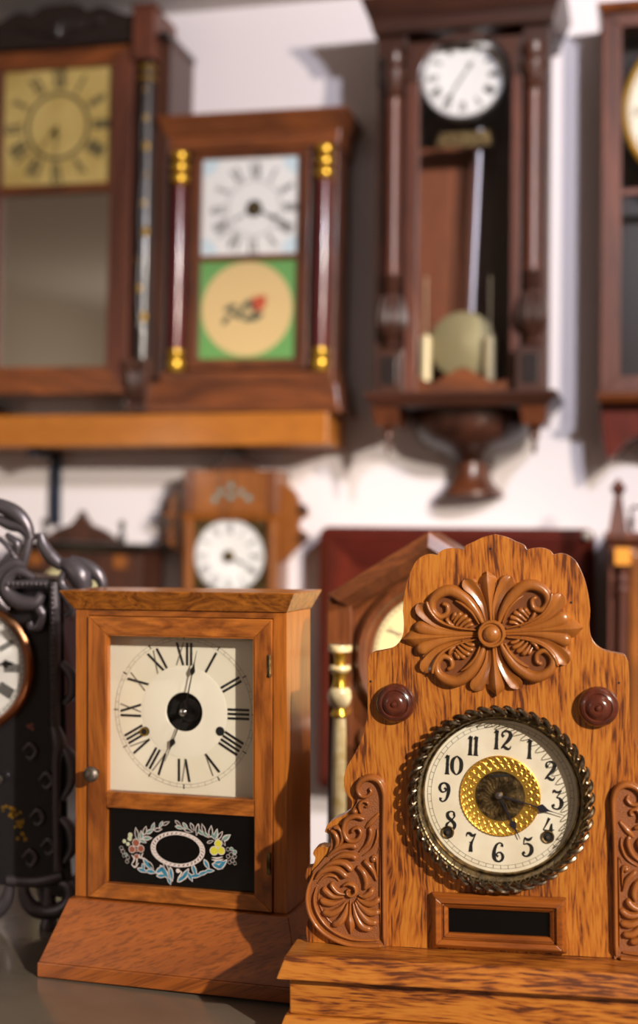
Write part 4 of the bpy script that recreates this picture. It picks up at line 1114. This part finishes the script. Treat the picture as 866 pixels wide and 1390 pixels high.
# columns
for px_ in (532, 722):
    xcn = X(px_)
    m = MB(); y_ = .0
    z = lambda py: Zz(py)
    m.lathe([(12 * k, z(370)), (10.5 * k, z(350)), (10.5 * k, z(140)), (12 * k, z(130))], (xcn, y_, 0), 'z', 24)
    m.build('column', M_walr, R)
    m = MB()
    m.lathe([(8 * k, z(130)), (13 * k, z(122)), (10 * k, z(115)), (15 * k, z(102)), (17 * k, z(92)), (12 * k, z(84)), (15 * k, z(76)), (15 * k, z(68))], (xcn, y_, 0), 'z', 24)
    m.build('column_capital', M_wal, R)
    m = MB()
    m.lathe([(10 * k, z(474)), (15 * k, z(470)), (8 * k, z(462)), (11 * k, z(457)), (17 * k, z(448)), (18.5 * k, z(436)), (16 * k, z(415)), (12 * k, z(400)), (9 * k, z(394)), (14 * k, z(388)), (10 * k, z(382)), (14 * k, z(376)), (12 * k, z(370))], (xcn, y_, 0), 'z', 24)
    for t in range(10):
        an = 2 * PI * t / 10
        m.tube([(xcn + 12 * k * math.cos(an), y_ + 12 * k * math.sin(an), z(400)), (xcn + 17 * k * math.cos(an), y_ + 17 * k * math.sin(an), z(418)), (xcn + 18.5 * k * math.cos(an), y_ + 18.5 * k * math.sin(an), z(438)), (xcn + 15 * k * math.cos(an), y_ + 15 * k * math.sin(an), z(450))], [2 * k, 4 * k, 5 * k, 2 * k], 0, 6, 3)
    m.build('turned_vase', M_wal, R)
    m = MB().box(xcn - 19 * k, xcn + 19 * k, -19 * k, .03, z(532), z(474)).box(xcn - 11 * k, xcn + 11 * k, -20.5 * k, -19 * k, z(523), z(484), 1)
    m.build('column_block', [M_wal, M_ebon], R, .0015)
# lower ledge and bracket
m = MB()
m.frus(X(506), X(752), -.028, .188, Zz(545), X(498), X(760), -.036, .188, Zz(537), 0).box(X(500), X(758), -.034, .188, Zz(537) + .0002, Zz(532.5), 0)
m.frus(X(512), X(746), -.022, .188, Zz(552), X(506), X(752), -.028, .188, Zz(545) - .0002, 0)
m.build('lower_ledge', M_walx, R, .0015)
for px_ in (526, 726):
    m = MB()
    m.frus(X(px_) - 15 * k, X(px_) + 15 * k, -.005, .10, Zz(578), X(px_) - 19 * k, X(px_) + 19 * k, -.018, .12, Zz(552.5), 0)
    m.lathe([(1e-5, Zz(618)), (2.5 * k, Zz(612)), (4 * k, Zz(604)), (2.5 * k, Zz(599)), (7 * k, Zz(592)), (6 * k, Zz(586)), (10 * k, Zz(578.3))], (X(px_), .02, 0), 'z', 18)
    m.build('drop_finial', M_rosez, R, .001)
def hloft(mb, rows, mi=0, n=24, yb=.1885):
    """half-round bodies against the wall: rows (half width, z, depth)"""
    vs = []; fs = []
    for hw_, z_, dp in rows:
        for i in range(n + 1):
            an = PI * i / n
            vs.append((ctr2 - hw_ * math.cos(an), yb - dp * math.sin(an) ** .8, z_))
    for r0_ in range(len(rows) - 1):
        for i in range(n):
            q_ = r0_ * (n + 1) + i
            fs.append((q_, q_ + 1, q_ + n + 2, q_ + n + 1))
    fs.append(tuple(range(n + 1))); fs.append(tuple((len(rows) - 1) * (n + 1) + i for i in range(n + 1)))
    mb.add(vs, fs, mi, True)
ctr2 = X(627)
m = MB()
hloft(m, [(26 * k, Zz(622), .06), (34 * k, Zz(612), .09), (60 * k, Zz(603), .12), (76 * k, Zz(592), .15), (84 * k, Zz(578), .165), (87 * k, Zz(564), .17), (88 * k, Zz(552.3), .172)])
m.build('bracket_bowl', M_wal, R)
m = MB()
hloft(m, [(46 * k, Zz(670), .09), (44 * k, Zz(664), .09), (32 * k, Zz(652), .07), (26 * k, Zz(640), .06), (26 * k, Zz(622.3), .06)])
m.build('bracket_foot', M_rosez, R)

# ------------------------------------------------------------------ 7. column shelf clock
F = wall_frame(338, 555, .148, .012)
R = thing('column_clock', F, 'shelf clock with two maroon gold-capped columns, white dial and green floral tablet')
sh_top = sh.matrix_world.translation.z + zt
zsh = (SF.M @ Vector((0, 0, SF.Z(440, 559)))).z
off = zsh - F.M.translation.z + .002
X = lambda px, py=350, d=0: F.X(px, py, d)
Zz = lambda py, d=0: F.Z(338, py, d)
Db = .146
m = MB()
m.box(X(227), X(453), .018, Db, Zz(505), Zz(200), 0)
m.build('case', M_rosez, R, .0015)
m = MB()
m.frus(X(224), X(456), .0, Db, Zz(201), X(222), X(458), -.002, Db, Zz(180), 0)
m.frus(X(222), X(458), -.004, Db, Zz(180) + .0002, X(213), X(468), -.016, Db, Zz(160), 0)
m.box(X(211), X(470), -.018, Db, Zz(160) + .0002, Zz(154), 0)
m.build('cornice', M_rose, R, .0015)
m = MB()
m.box(X(222), X(456), -.006, Db, Zz(520), Zz(504.5), 0)
m.frus(X(200), X(466), -.014, Db, Zz(550), X(210), X(461), -.010, Db, Zz(520) - .0003, 0)
m.box(X(196), X(469), -.017, Db, off, Zz(550) - .0003, 0)
m.build('base', M_rose, R, .0015)
O = (X(256), X(418), Zz(500), Zz(202)); I_ = (X(270), X(402), Zz(486), Zz(212))
m = MB(); mitred(m, O, I_, .006, .0178, 0, 1); m.box(I_[0], I_[1], .007, .0175, Zz(352), Zz(344), 1)
dr = m.build('door', [M_rosez, M_rose], R, .001)
a, b = X(341), Zz(281)
k = (X(360) - X(340)) / 20
m = MB().box(I_[0] + .0005, I_[1] - .0005, .013, .0165, Zz(343.5), I_[3] - .0005)
dl = m.build('dial', M_white, dr)
for sx in (-1, 1):
    for sz in (-1, 1):
        m = MB()
        cx_, cz_ = (I_[0] if sx < 0 else I_[1]), (Zz(343) if sz < 0 else I_[3])
        m.flat([(cx_ - sx * .002, cz_ - sz * .002)] + [(cx_ - sx * (.002 + .034 * math.cos(t * PI / 16)), cz_ - sz * (.002 + .034 * math.sin(t * PI / 16))) for t in range(9)], .0127, 0)
        m.build('blue_spandrel', M_bluesp, R)
m = MB(); romans(m, a, b, 40 * k, 60 * k, .0125, 0, thick=1.3); m.ringflat(a, b, 36 * k, 37 * k, .0125)
m.build('numerals', plain('soft_grey_ink', (96, 92, 92), .6), R)
m = MB(); m.disc(a, b, 11 * k, .0122); m.build('center_opening', M_black, R)
MB().lathe([(6 * k, 0), (6 * k, .003), (1e-5, .005)], (a, .0121, b), 'y', 20).build('brass_center', M_antique, R)
h_ = MB(); p = F.U(388, 301); hand(h_, a, b, p[0], p[1], .008, .003, spade=.6, sw=4); h_.build('minute_hand', M_handbl, R)
h_ = MB(); p = F.U(312, 300); hand(h_, a, b, p[0], p[1], .0095, .0025, spade=.7, sw=2); h_.build('hour_hand', M_handbl, R)
m = MB().box(I_[0] + .0005, I_[1] - .0005, .013, .0165, I_[2] + .0005, Zz(352.5))
tb = m.build('tablet', M_green, R, label='green tablet with tan disc and red rose')
a, b = X(334), Zz(418)
m = MB().disc(a, b, 62 * k, .0126, 0, 64); m.build('tan_disc', M_tan, tb)
m = MB()
for (dx, dy, g, L, w) in ((-22, -2, 20, 22, 9), (-14, 8, -30, 20, 8), (-28, 14, 50, 18, 8), (-6, 2, 60, 22, 8), (6, 12, 10, 26, 10), (10, 0, -50, 20, 9), (2, -8, 30, 22, 8), (16, 10, 40, 18, 8)):
    g = rd(g); c_, s_ = math.cos(g), math.sin(g); cx_, cz_ = a + dx * k, b - dy * k
    m.flat([(cx_ + (L / 2 * u_) * k * c_ - w / 2 * v_ * k * s_, cz_ + (L / 2 * u_) * k * s_ + w / 2 * v_ * k * c_) for u_, v_ in ((-1, 0), (-.4, -.9), (.4, -.8), (1, 0), (.4, .8), (-.4, .9))], .0123 - .00002 * len(m.f), 0)
for dx, dy, r_ in ((14, -10, 7), (20, -6, 6), (16, -2, 6), (22, -13, 5)): m.disc(a + dx * k, b - dy * k, r_ * k, .0120 - .00002 * len(m.f), 1, 20)
m.build('painted_rose', [M_leafd, M_redp], tb)
MB().box(I_[0] + .0003, I_[1] - .0003, .0085, .0095, I_[2] + .0003, I_[3] - .0003).build('glass', M_glass, dr)
for top, bot in ((246.5, 237), (440.5, 434)):
    xt = X((top + bot) / 2 + (.5 if top > 300 else -.5)); yc = .0
    z = Zz
    m = MB().lathe([(8.2 * k, z(478)), (9.4 * k, z(420)), (9.4 * k, z(350)), (8.2 * k, z(248))], (xt, yc, 0), 'z', 24); m.build('column', M_maroon, R)
    m = MB()
    for zc_ in (208, 223.5, 239): m.lathe([(5 * k, z(zc_ + 7.5)), (11 * k, z(zc_ + 4.5)), (12.5 * k, z(zc_)), (11 * k, z(zc_ - 4.5)), (5 * k, z(zc_ - 7.2))], (xt, yc, 0), 'z', 24)
    m.lathe([(8 * k, z(250)), (10 * k, z(248)), (6 * k, z(246.6))], (xt, yc, 0), 'z', 24)
    m.build('gilt_capital', M_brass, R, label='brass ball-turned capital')
    m = MB(); m.lathe([(9 * k, z(503.8)), (11.5 * k, z(496)), (11.5 * k, z(490)), (8 * k, z(484.5)), (10.5 * k, z(480)), (9.5 * k, z(474))], (xt, yc, 0), 'z', 24)
    m.build('gilt_foot', M_brass, R)

# ------------------------------------------------------------------ 8. big looking-glass clock (upper left)
F = wall_frame(73, 540, .172, .012)
R = thing('looking_glass_clock', F, 'large dark shelf clock with carved crest, yellowed square dial and grey mirror below')
X = lambda px, py=300, d=0: F.X(px, py, d)
Zz = lambda py, d=0: F.Z(73, py, d)
off = zsh - F.M.translation.z + .004
k = (X(100) - X(80)) / 20
xr = X(222); xc = X(73); hw = xr - xc
Db = .168
m = MB()
m.box(xc - hw, xc + hw, .02, Db, Zz(512), Zz(62), 0)
m.build('case', M_wal, R, .002)
O = (xc - (X(176) - xc), X(176), Zz(535), Zz(68)); I_ = (xc - (X(148) - xc), X(148), Zz(498), Zz(93))
m = MB(); mitred(m, O, I_, -.002, .0195, 0, 1); m.box(I_[0], I_[1], .0, .019, Zz(262), Zz(250), 1)
dr = m.build('door', [M_walr, M_rose], R, .0015)
m = MB().box(I_[0] + .0005, I_[1] - .0005, .009, .017, Zz(249.5), I_[3] - .0005); dl = m.build('dial', M_yellow, dr)
a, b = X(73), Zz(170)
m = MB(); romans(m, a, b, 48 * k, 72 * k, .0086, 0, thick=1.6, thin=.5); m.ringflat(a, b, 39 * k, 43.5 * k, .0086)
m.build('numerals', plain('faded_ink', (84, 76, 50), .6), R)
h_ = MB(); p = F.U(48, 208); hand(h_, a, b, p[0], p[1], .006, .004, spade=.2, sw=3); h_.build('hour_hand', M_handbl, R)
h_ = MB(); p = F.U(74, 232); hand(h_, a, b, p[0], p[1], .005, .0025, spade=.2, sw=3); h_.build('minute_hand', M_handbl, R)
MB().box(I_[0] + .0005, I_[1] - .0005, .012, .017, I_[2] + .0005, Zz(262.5)).build('mirror', M_mirror, dr, label='grey looking glass')
# half columns and pilasters
for sx in (1, -1):
    xx = xc + sx * (X(191) - xc)
    w2 = 11.5 * k
    m = MB().lathe([(w2, Zz(488)), (w2, Zz(92)), ], (xx, .02, 0), 'z', 24)
    m.build('half_column', M_ebon, R)
    m = MB()
    for zz_ in (98, 112): m.lathe([(w2 * .9, Zz(zz_ + 5)), (w2 * 1.12, Zz(zz_)), (w2 * .9, Zz(zz_ - 5))], (xx, .02, 0), 'z', 20)
    random.seed(5)
    for t in range(9):
        an = -PI / 2 + random.uniform(-.5, .5) ; zc_ = 128 + t * 38
        m.ball((xx + w2 * .98 * math.cos(an), .02 + w2 * .98 * math.sin(an), Zz(zc_)), .0035 + .002 * (t % 3), 0, .3, 1.6, 8, 6)
    m.tube([(xx + w2 * .1 * math.sin(t * 1.3), .02 - w2 * .97, Zz(125 + t * 20)) for t in range(17)], .0012, 1, 6, 3)
    m.build('gilt_stencilling', [M_goldleaf, M_ebon], R)
    m = MB()
    xa_, xb_ = sorted((xc + sx * (X(176.5) - xc), xc + sx * (X(206) - xc)))
    tp = 22 if sx > 0 else 10
    m.box(xa_, xb_, -.012, .03, Zz(90), Zz(tp), 0)
    m.box(min(xa_, xb_) - .004, max(xa_, xb_) + .004, -.016, .034, Zz(tp) + .0002, Zz(tp - 5), 0)
    m.build('corner_block', M_walr, R, .002)
    m = MB(); o_ = xc + sx * (X(206) - xc); q = sx * k
    m.prism(cat([(o_, Zz(20)), (o_ + 2 * q, Zz(40)), (o_ + 9 * q, Zz(54)), (o_ + 16 * q, Zz(60))], 5) + [(o_ + 16 * q, Zz(66)), (o_, Zz(66))], .03, .12, 0)
    m.build('side_scroll', M_walr, R)
    m = MB()
    m.frus(xa_ + .004, xb_ - .004, .0, .03, Zz(548), xa_, xb_, -.014, .03, Zz(500), 0).box(xa_ - .002, xb_ + .002, -.016, .03, Zz(500) + .0002, Zz(489), 0)
    for t in range(4): m.tube([((xa_ + xb_) / 2 + (t - 1.5) * 6 * k, -.013, Zz(505)), ((xa_ + xb_) / 2 + (t - 1.5) * 4 * k, -.012, Zz(525)), ((xa_ + xb_) / 2 + (t - 1.5) * 2.5 * k, -.003, Zz(545))], [3 * k, 3.4 * k, 2 * k], 0, 8, 3)
    m.box(xa_ + .002, xb_ - .002, -.004, Db, off, Zz(548) - .0002, 0)
    m.box(min(xb_, xc + sx * hw), max(xa_, xc + sx * hw), .03, Db, off, Zz(512), 0) if sx > 0 else m.box(min(xa_, xc + sx * hw), max(xa_, xc - hw), .03, Db, off, Zz(512), 0)
    m.build('carved_foot', M_wal, R, .001)
m = MB()
m.box(xc - hw - .004, xc + hw + .004, .0, Db, Zz(62) + .0002, Zz(54), 0)
m.build('top_moulding', M_ebon, R, .002)
m = MB()
cr = [(0, 5), (20, 6), (30, 10), (38, 16), (48, 13), (58, 12), (68, 16), (80, 22), (92, 26), (101, 24)]
crest = cat([(xc + a_ * k, Zz(b_)) for a_, b_ in cr], 4)
crl = [(2 * xc - p[0], p[1]) for p in reversed(crest)]
m.prism(crest + [(xc + 101 * k, Zz(54) + .0003), (xc - 101 * k, Zz(54) + .0003)] + crl[:-1], .004, .022, 0)
for t in range(-4, 5):
    m.petal([(xc + t * 4 * k, Zz(50)), (xc + t * 9 * k, Zz(36)), (xc + t * 15 * k, Zz(26 + abs(t) * 1.5))], [.004, .014, .016], .004, .008, 0)
m.build('carved_crest', M_ebon, R)

# ------------------------------------------------------------------ 9. gingerbread wall clock below the shelf
F = wall_frame(312, 820, .10, .004)
R = thing('hanging_wall_clock', F, 'honey-brown wall clock with fretted side wings and white dial under the shelf')
X = lambda px, py=720, d=0: F.X(px, py, d)
Zz = lambda py, d=0: F.Z(312, py, d)
k = (X(330) - X(310)) / 20
xc = X(313)
m = MB().box(X(249), X(376), .01, .0985, Zz(860), Zz(638), 0); m.build('case', M_ging, R, .0015)
m = MB()
wing = [(0, 642), (14, 642), (16, 655), (26, 662), (34, 672), (38, 684), (46, 690), (48, 700), (40, 702), (36, 710), (38, 718), (46, 722), (48, 732), (40, 738), (34, 744), (26, 752), (18, 762), (0, 764)]
for sx in (-1, 1):
    x0_ = X(249) if sx < 0 else X(376)
    pts = cat([(x0_ + sx * (a_ - 12 if a_ else 0) * k, Zz(b_)) for a_, b_ in wing if a_ == 0 or a_ > 13], 3)
    m = MB().prism([(x0_, Zz(642))] + pts[1:-1] + [(x0_, Zz(764))], .03, .046, 0)
    p = (x0_ + sx * 30 * k, Zz(690)); m.lathe([(6 * k, 0), (6 * k, .006), (1e-5, .009)], (p[0], .0298, p[1]), 'y', 20, 1)
    p = (x0_ + sx * 30 * k, Zz(728)); m.lathe([(6 * k, 0), (6 * k, .006), (1e-5, .009)], (p[0], .0298, p[1]), 'y', 20, 1)
    m.build('side_wing', [M_ging, M_wal], R, .001)
m = MB()
cr = cat([(-30, 638), (-26, 628), (-16, 622), (-12, 612), (0, 607), (12, 612), (16, 622), (26, 628), (30, 638)], 4)
m.prism([(xc + a_ * k, Zz(b_ - .0)) for a_, b_ in cr], .012, .04, 0)
m.build('crest', M_wal, R, .001)
m = MB()
m.box(X(262), X(366), -.002, .0098, Zz(696), Zz(640), 0)
m.frus(X(247), X(380), -.004, .0098, Zz(706), X(247), X(380), -.008, .0098, Zz(697), 0)
m.build('top_panel', M_ging, R, .001)
m = MB()
for a_, b_ in ((-14, 668), (0, 660), (14, 668), (-22, 678), (24, 676), (0, 674)):
    m.disc(xc + a_ * k, Zz(b_), 4 * k, -.0023 - .00003 * len(m.f), 0, 12)
m.build('painted_sprig', M_pgrey, R)
for a_ in (255.5, 369):
    x_ = X(a_)
    MB().box(x_ - 6 * k, x_ + 6 * k, -.006, .0098, Zz(696.5), Zz(638)).build('upper_post', M_brown, R, .002)
    MB().lathe([(8 * k, Zz(840)), (7 * k, Zz(770)), (8.5 * k, Zz(712)), (9 * k, Zz(706.5))], (x_, .002, 0), 'z', 20).build('side_post', M_ging, R)
MB().box(X(264), X(361), .004, .0098, Zz(850), Zz(706.5)).build('dial_panel', M_antique, R)
a, b = X(311), Zz(755)
simple_dial(R, F, a, b, 47 * k, .0038, M_white, plain('light_grey_ink', (120, 118, 120), .6), (.62, .9), 1.2)
MB().lathe([(8 * k, 0), (8 * k, .003), (1e-5, .006)], (a, .0008, b), 'y', 20).build('brass_center', M_antique, R)
h_ = MB(); p = F.U(343, 771); hand(h_, a, b, p[0], p[1], -.003, .0025, spade=.5, sw=3); h_.build('hand', M_handbl, R)

# ------------------------------------------------------------------ 10. small pedimented clock, lower left on the wall
F = wall_frame(105, 900, .15, 0.02)
R = thing('pediment_clock', F, 'small dark wall clock with arched pediment and three finials behind the iron clock')
X = lambda px, py=760, d=0: F.X(px, py, d)
Zz = lambda py, d=0: F.Z(105, py, d)
k = (X(130) - X(110)) / 20
xc = X(105)
m = MB().box(X(22), X(190), .012, .1485, Zz(960), Zz(746), 0); m.build('case', M_wal, R, .002)
m = MB().frus(X(22), X(190), .002, .1485, Zz(748), X(8), X(204), -.012, .1485, Zz(741), 0).box(X(6), X(206), -.014, .1485, Zz(741) + .0002, Zz(736), 0)
m.build('cornice', M_ebon, R, .0015)
m = MB()
ar = cat([(-56, 735.5), (-48, 730), (-30, 718), (-14, 712), (-8, 704), (0, 698), (8, 704), (14, 712), (30, 718), (48, 730), (56, 735.5)], 4)
m.prism([(xc + a_ * k, Zz(b_)) for a_, b_ in ar], .01, .03, 0)
m.prism([(xc + a_ * k, Zz(b_)) for a_, b_ in cat([(-36, 734), (-26, 727), (0, 722), (26, 727), (36, 734)], 4)], .006, .0099, 1)
m.build('pediment', [M_wal, M_wal], R, .001)
for a_, h_ in ((-52, 704), (0, 692), (54, 704)):
    zb_ = Zz(735.8) if a_ else Zz(702)
    m = MB().lathe([(5 * k, zb_), (5 * k, zb_ + 8 * k), (2 * k, Zz(h_ + 12)), (4.5 * k, Zz(h_ + 7)), (4 * k, Zz(h_ + 3)), (1e-5, Zz(h_))], (xc + a_ * k, .02, 0), 'z', 18)
    m.build('finial', M_ebon, R)
MB().box(X(126), X(182), .008, .0118, Zz(930), Zz(752)).box(X(28), X(64), .008, .0118, Zz(930), Zz(752)).build('side_panel', M_wal, R, .001)
for a_ in (162, 46): MB().box(X(a_) - 9 * k, X(a_) + 9 * k, .002, .0078, Zz(770), Zz(752)).build('light_block', M_ging, R, .001, label='lighter square wood block')
simple_dial(R, F, X(98), Zz(814), 46 * k, .0075, plain('cream_round_dial', (232, 222, 170), .5), M_ink, (.62, .9), 1.3)

# ------------------------------------------------------------------ 11. right lower clock with finials
F = wall_frame(920, 1000, .26, 0.0)
R = thing('finial_clock', F, 'reddish walnut clock with pointed finial, cut off by the right edge of the photo')
X = lambda px, py=800, d=0: F.X(px, py, d)
Zz = lambda py, d=0: F.Z(860, py, d)
k = (X(860) - X(840)) / 20
xc = X(922)
hw = xc - X(826)
m = MB().box(xc - hw, xc + hw, .012, .2585, Zz(1100), Zz(740), 0); m.build('case', M_walr, R, .002)
m = MB().frus(xc - hw - .002, xc + hw + .002, .004, .2585, Zz(740), xc - hw - 6 * k, xc + hw + 6 * k, -.006, .2585, Zz(732), 0).box(xc - hw - 6 * k, xc + hw + 6 * k, -.008, .2585, Zz(732) + .0002, Zz(722), 0)
m.build('cornice', M_walr, R, .002)
for sx in (-1, 1):
    x_ = xc + sx * (xc - X(838))
    m = MB().frus(x_ - 13 * k, x_ + 13 * k, .0, 26 * k, Zz(721.8), x_ - 7 * k, x_ + 7 * k, 6 * k, 20 * k, Zz(684), 0)
    m.frus(x_ - 7 * k, x_ + 7 * k, 6 * k, 20 * k, Zz(684) + .0001, x_ - 5 * k, x_ + 5 * k, 8 * k, 18 * k, Zz(672), 0)
    m.frus(x_ - 5 * k, x_ + 5 * k, 8 * k, 18 * k, Zz(672) + .0001, x_ - 11 * k, x_ + 11 * k, 2 * k, 24 * k, Zz(663), 0)
    m.frus(x_ - 11 * k, x_ + 11 * k, 2 * k, 24 * k, Zz(663) + .0001, x_ - 1 * k, x_ + 1 * k, 12 * k, 14 * k, Zz(649), 0)
    m.build('finial', M_walr, R, .001)
    xs = xc + sx * (xc - X(845))
    MB().box(xs - 11 * k, xs + 11 * k, -.004, .0118, Zz(767), Zz(744)).build('square_block', M_goldblk, R, .001, label='golden square wood block')
    MB().lathe([(10 * k, Zz(1060)), (7.5 * k, Zz(1040)), (7.5 * k, Zz(810)), (10 * k, Zz(800)), (7 * k, Zz(794)), (10 * k, Zz(788)), (6 * k, Zz(780)), (9 * k, Zz(770))], (xs, .0, 0), 'z', 20).build('column', M_walr, R)
m = MB().tube([(xc - hw + 30 * k, .02, Zz(688)), (xc, .02, Zz(688)), (xc + hw - 30 * k, .02, Zz(688))], 2 * k, 0, 8, 2)
for t in range(7): x_ = xc - hw + (30 + t * 22) * k; m.lathe([(3 * k, Zz(721.7)), (5 * k, Zz(708)), (2 * k, Zz(698)), (2.5 * k, Zz(689))], (x_, .02, 0), 'z', 12)
m.build('top_gallery', M_wal, R)
m = MB(); O = (xc - hw + 30 * k, xc + hw - 30 * k, Zz(1060), Zz(745)); I_ = (O[0] + 14 * k, O[1] - 14 * k, O[2] + 14 * k, O[3] - 14 * k)
mitred(m, O, I_, .002, .0118, 0, 0); m.build('door', M_ging, R, .001)
simple_dial(R, F, xc, Zz(830), 50 * k, .0115, M_paper, M_ink)

# ------------------------------------------------------------------ 12. upper right clock with gold rimmed dial
F = wall_frame(900, 540, .14, 0.0)
R = thing('gilt_rim_clock', F, 'red-brown glazed wall clock with gold-rimmed ivory dial at the upper right edge')
X = lambda px, py=300, d=0: F.X(px, py, d)
Zz = lambda py, d=0: F.Z(840, py, d)
k = (X(860) - X(840)) / 20
xc = X(961); hw = xc - X(816)
m = MB()
m.box(xc - hw, xc - hw + 10 * k, .02, .1385, Zz(534), Zz(16), 0).box(xc + hw - 10 * k, xc + hw, .02, .1385, Zz(534), Zz(16), 0).box(xc - hw, xc + hw, .125, .1385, Zz(534), Zz(16), 1).box(xc - hw + 10 * k, xc + hw - 10 * k, .02, .125, Zz(22), Zz(16), 0)
m.build('case', [M_walr, M_ebon], R, .0015)
O = (xc - hw, xc + hw, Zz(532), Zz(18)); I_ = (xc - hw + 27 * k, xc + hw - 27 * k, Zz(510), Zz(36))
m = MB(); mitred(m, O, I_, .0, .0198, 0, 1); m.box(I_[0], I_[1], .002, .019, Zz(265), Zz(256), 1)
dr = m.build('door', [M_walr, M_walr], R, .0015)
MB().box(I_[0], I_[1], .012, .013, I_[2], I_[3]).build('glass', M_glass, dr)
a, b = F.X(961, 145, .03), Zz(145)
r_ = 112 * k
MB().lathe([(r_ + 5 * k, -.01), (r_ + 6 * k, .004), (r_ + 2 * k, .008), (r_ - 3 * k, .003)], (a, .03, b), 'y', 80, caps=False).build('gilt_rim', M_brass, R, label='gold dial rim')
simple_dial(R, F, a, b, r_, .03, M_paper, M_inkthin, (.66, .9), 1.2)
m = MB().tube([(a, .08, b - r_), (a, .08, Zz(460))], .004, 0, 10, 1).lathe([(1e-5, 0), (40 * k, .004), (38 * k, .01), (1e-5, .014)], (a, .085, Zz(470)), 'y', 40)
m.build('pendulum', M_olive, R)
m = MB().frus(xc - hw - .002, xc + hw + .002, -.006, .1385, Zz(546), xc - hw - 5 * k, xc + hw + 5 * k, -.016, .1385, Zz(538), 0).box(xc - hw - 5 * k, xc + hw + 5 * k, -.016, .1385, Zz(538) + .0002, Zz(533.5), 0)
m.build('ledge', M_rose, R, .0015); m = MB()
m.frus(xc - hw - 2 * k, xc + hw + 2 * k, -.008, .1385, Zz(16.2), xc - hw - 8 * k, xc + hw + 8 * k, -.02, .1385, Zz(6), 0)
m.build('cornice', M_rose, R, .0015)
br = cat([(0, 547), (2, 580), (6, 608), (10, 622), (20, 618), (30, 606), (48, 592), (80, 590), (110, 600), (146, 640)], 4)
pts = [(xc - hw + a_ * k, Zz(b_)) for a_, b_ in br]
pr = [(2 * xc - p[0], p[1]) for p in reversed(pts)]
MB().prism(pts + pr[1:], .03, .1385, 0).build('bottom_bracket', M_mar, R, .002)
# ------------------------------------------------------------------ lights
def lamp(name, loc, target, energy, color, size, shape='DISK', sy=None):
    l = bpy.data.lights.new(name, 'AREA'); l.energy = energy; l.color = color; l.shape = shape; l.size = size
    if sy: l.size_y = sy
    o = bpy.data.objects.new(name, l); COL.objects.link(o)
    o.location = loc
    o.rotation_euler = (Vector(target) - Vector(loc)).to_track_quat('-Z', 'Y').to_euler()
    return o
WARM = (1.0, .80, .58)
COOL = (.86, .88, 1.0)
HZ = CEIL - .06
def spot(name, loc, target, energy, color, size, cone, blend=.4):
    l = bpy.data.lights.new(name, 'SPOT'); l.energy = energy; l.color = color; l.shadow_soft_size = size
    l.spot_size = math.radians(cone); l.spot_blend = blend
    o = bpy.data.objects.new(name, l); COL.objects.link(o); o.location = loc
    o.rotation_euler = (Vector(target) - Vector(loc)).to_track_quat('-Z', 'Y').to_euler()
spot('spot_lamp_front', (1.82, -1.52, HZ), (.04, 1.4, 1.12), 690, (1, .89, .75), .04, 36, .5)
spot('spot_lamp_wall_warm', (1.25, .45, HZ), (-.05, 2.8, 1.75), 190, (1, .88, .74), .04, 66, .4)
spot('spot_lamp_wall_cool', (.80, .75, HZ), (-.1, 2.8, 1.75), 110, (.84, .86, 1.0), .05, 70, .4)
lamp('ceiling_panel_lamp', (1.7, -1.1, HZ), (1.7, -1.1, 0), 28, (1, .92, .82), 1.2, 'RECTANGLE', .25)
pl_ = bpy.data.lights.new('mirror_fill_light', 'POINT'); pl_.energy = 11; pl_.color = (1, .93, .84); pl_.shadow_soft_size = .12  # added fill light, no real fixture: brightens the left ceiling that the mirror reflects
po_ = bpy.data.objects.new('mirror_fill_light', pl_); COL.objects.link(po_); po_.location = (-2.3, -.2, 1.75)
w = bpy.data.worlds.new('world'); S.world = w; w.use_nodes = True
w.node_tree.nodes['Background'].inputs[0].default_value = (.5, .5, .52, 1)
w.node_tree.nodes['Background'].inputs[1].default_value = .1
S.view_settings.view_transform = 'Standard'; S.view_settings.look = 'None'
S.view_settings.exposure = 0.0; S.view_settings.gamma = 1.0; S.view_settings.use_curve_mapping = False
S.cycles.use_denoising = True
S.cycles.max_bounces = 8; S.cycles.transparent_max_bounces = 16
S.cycles.sample_clamp_indirect = 4.0
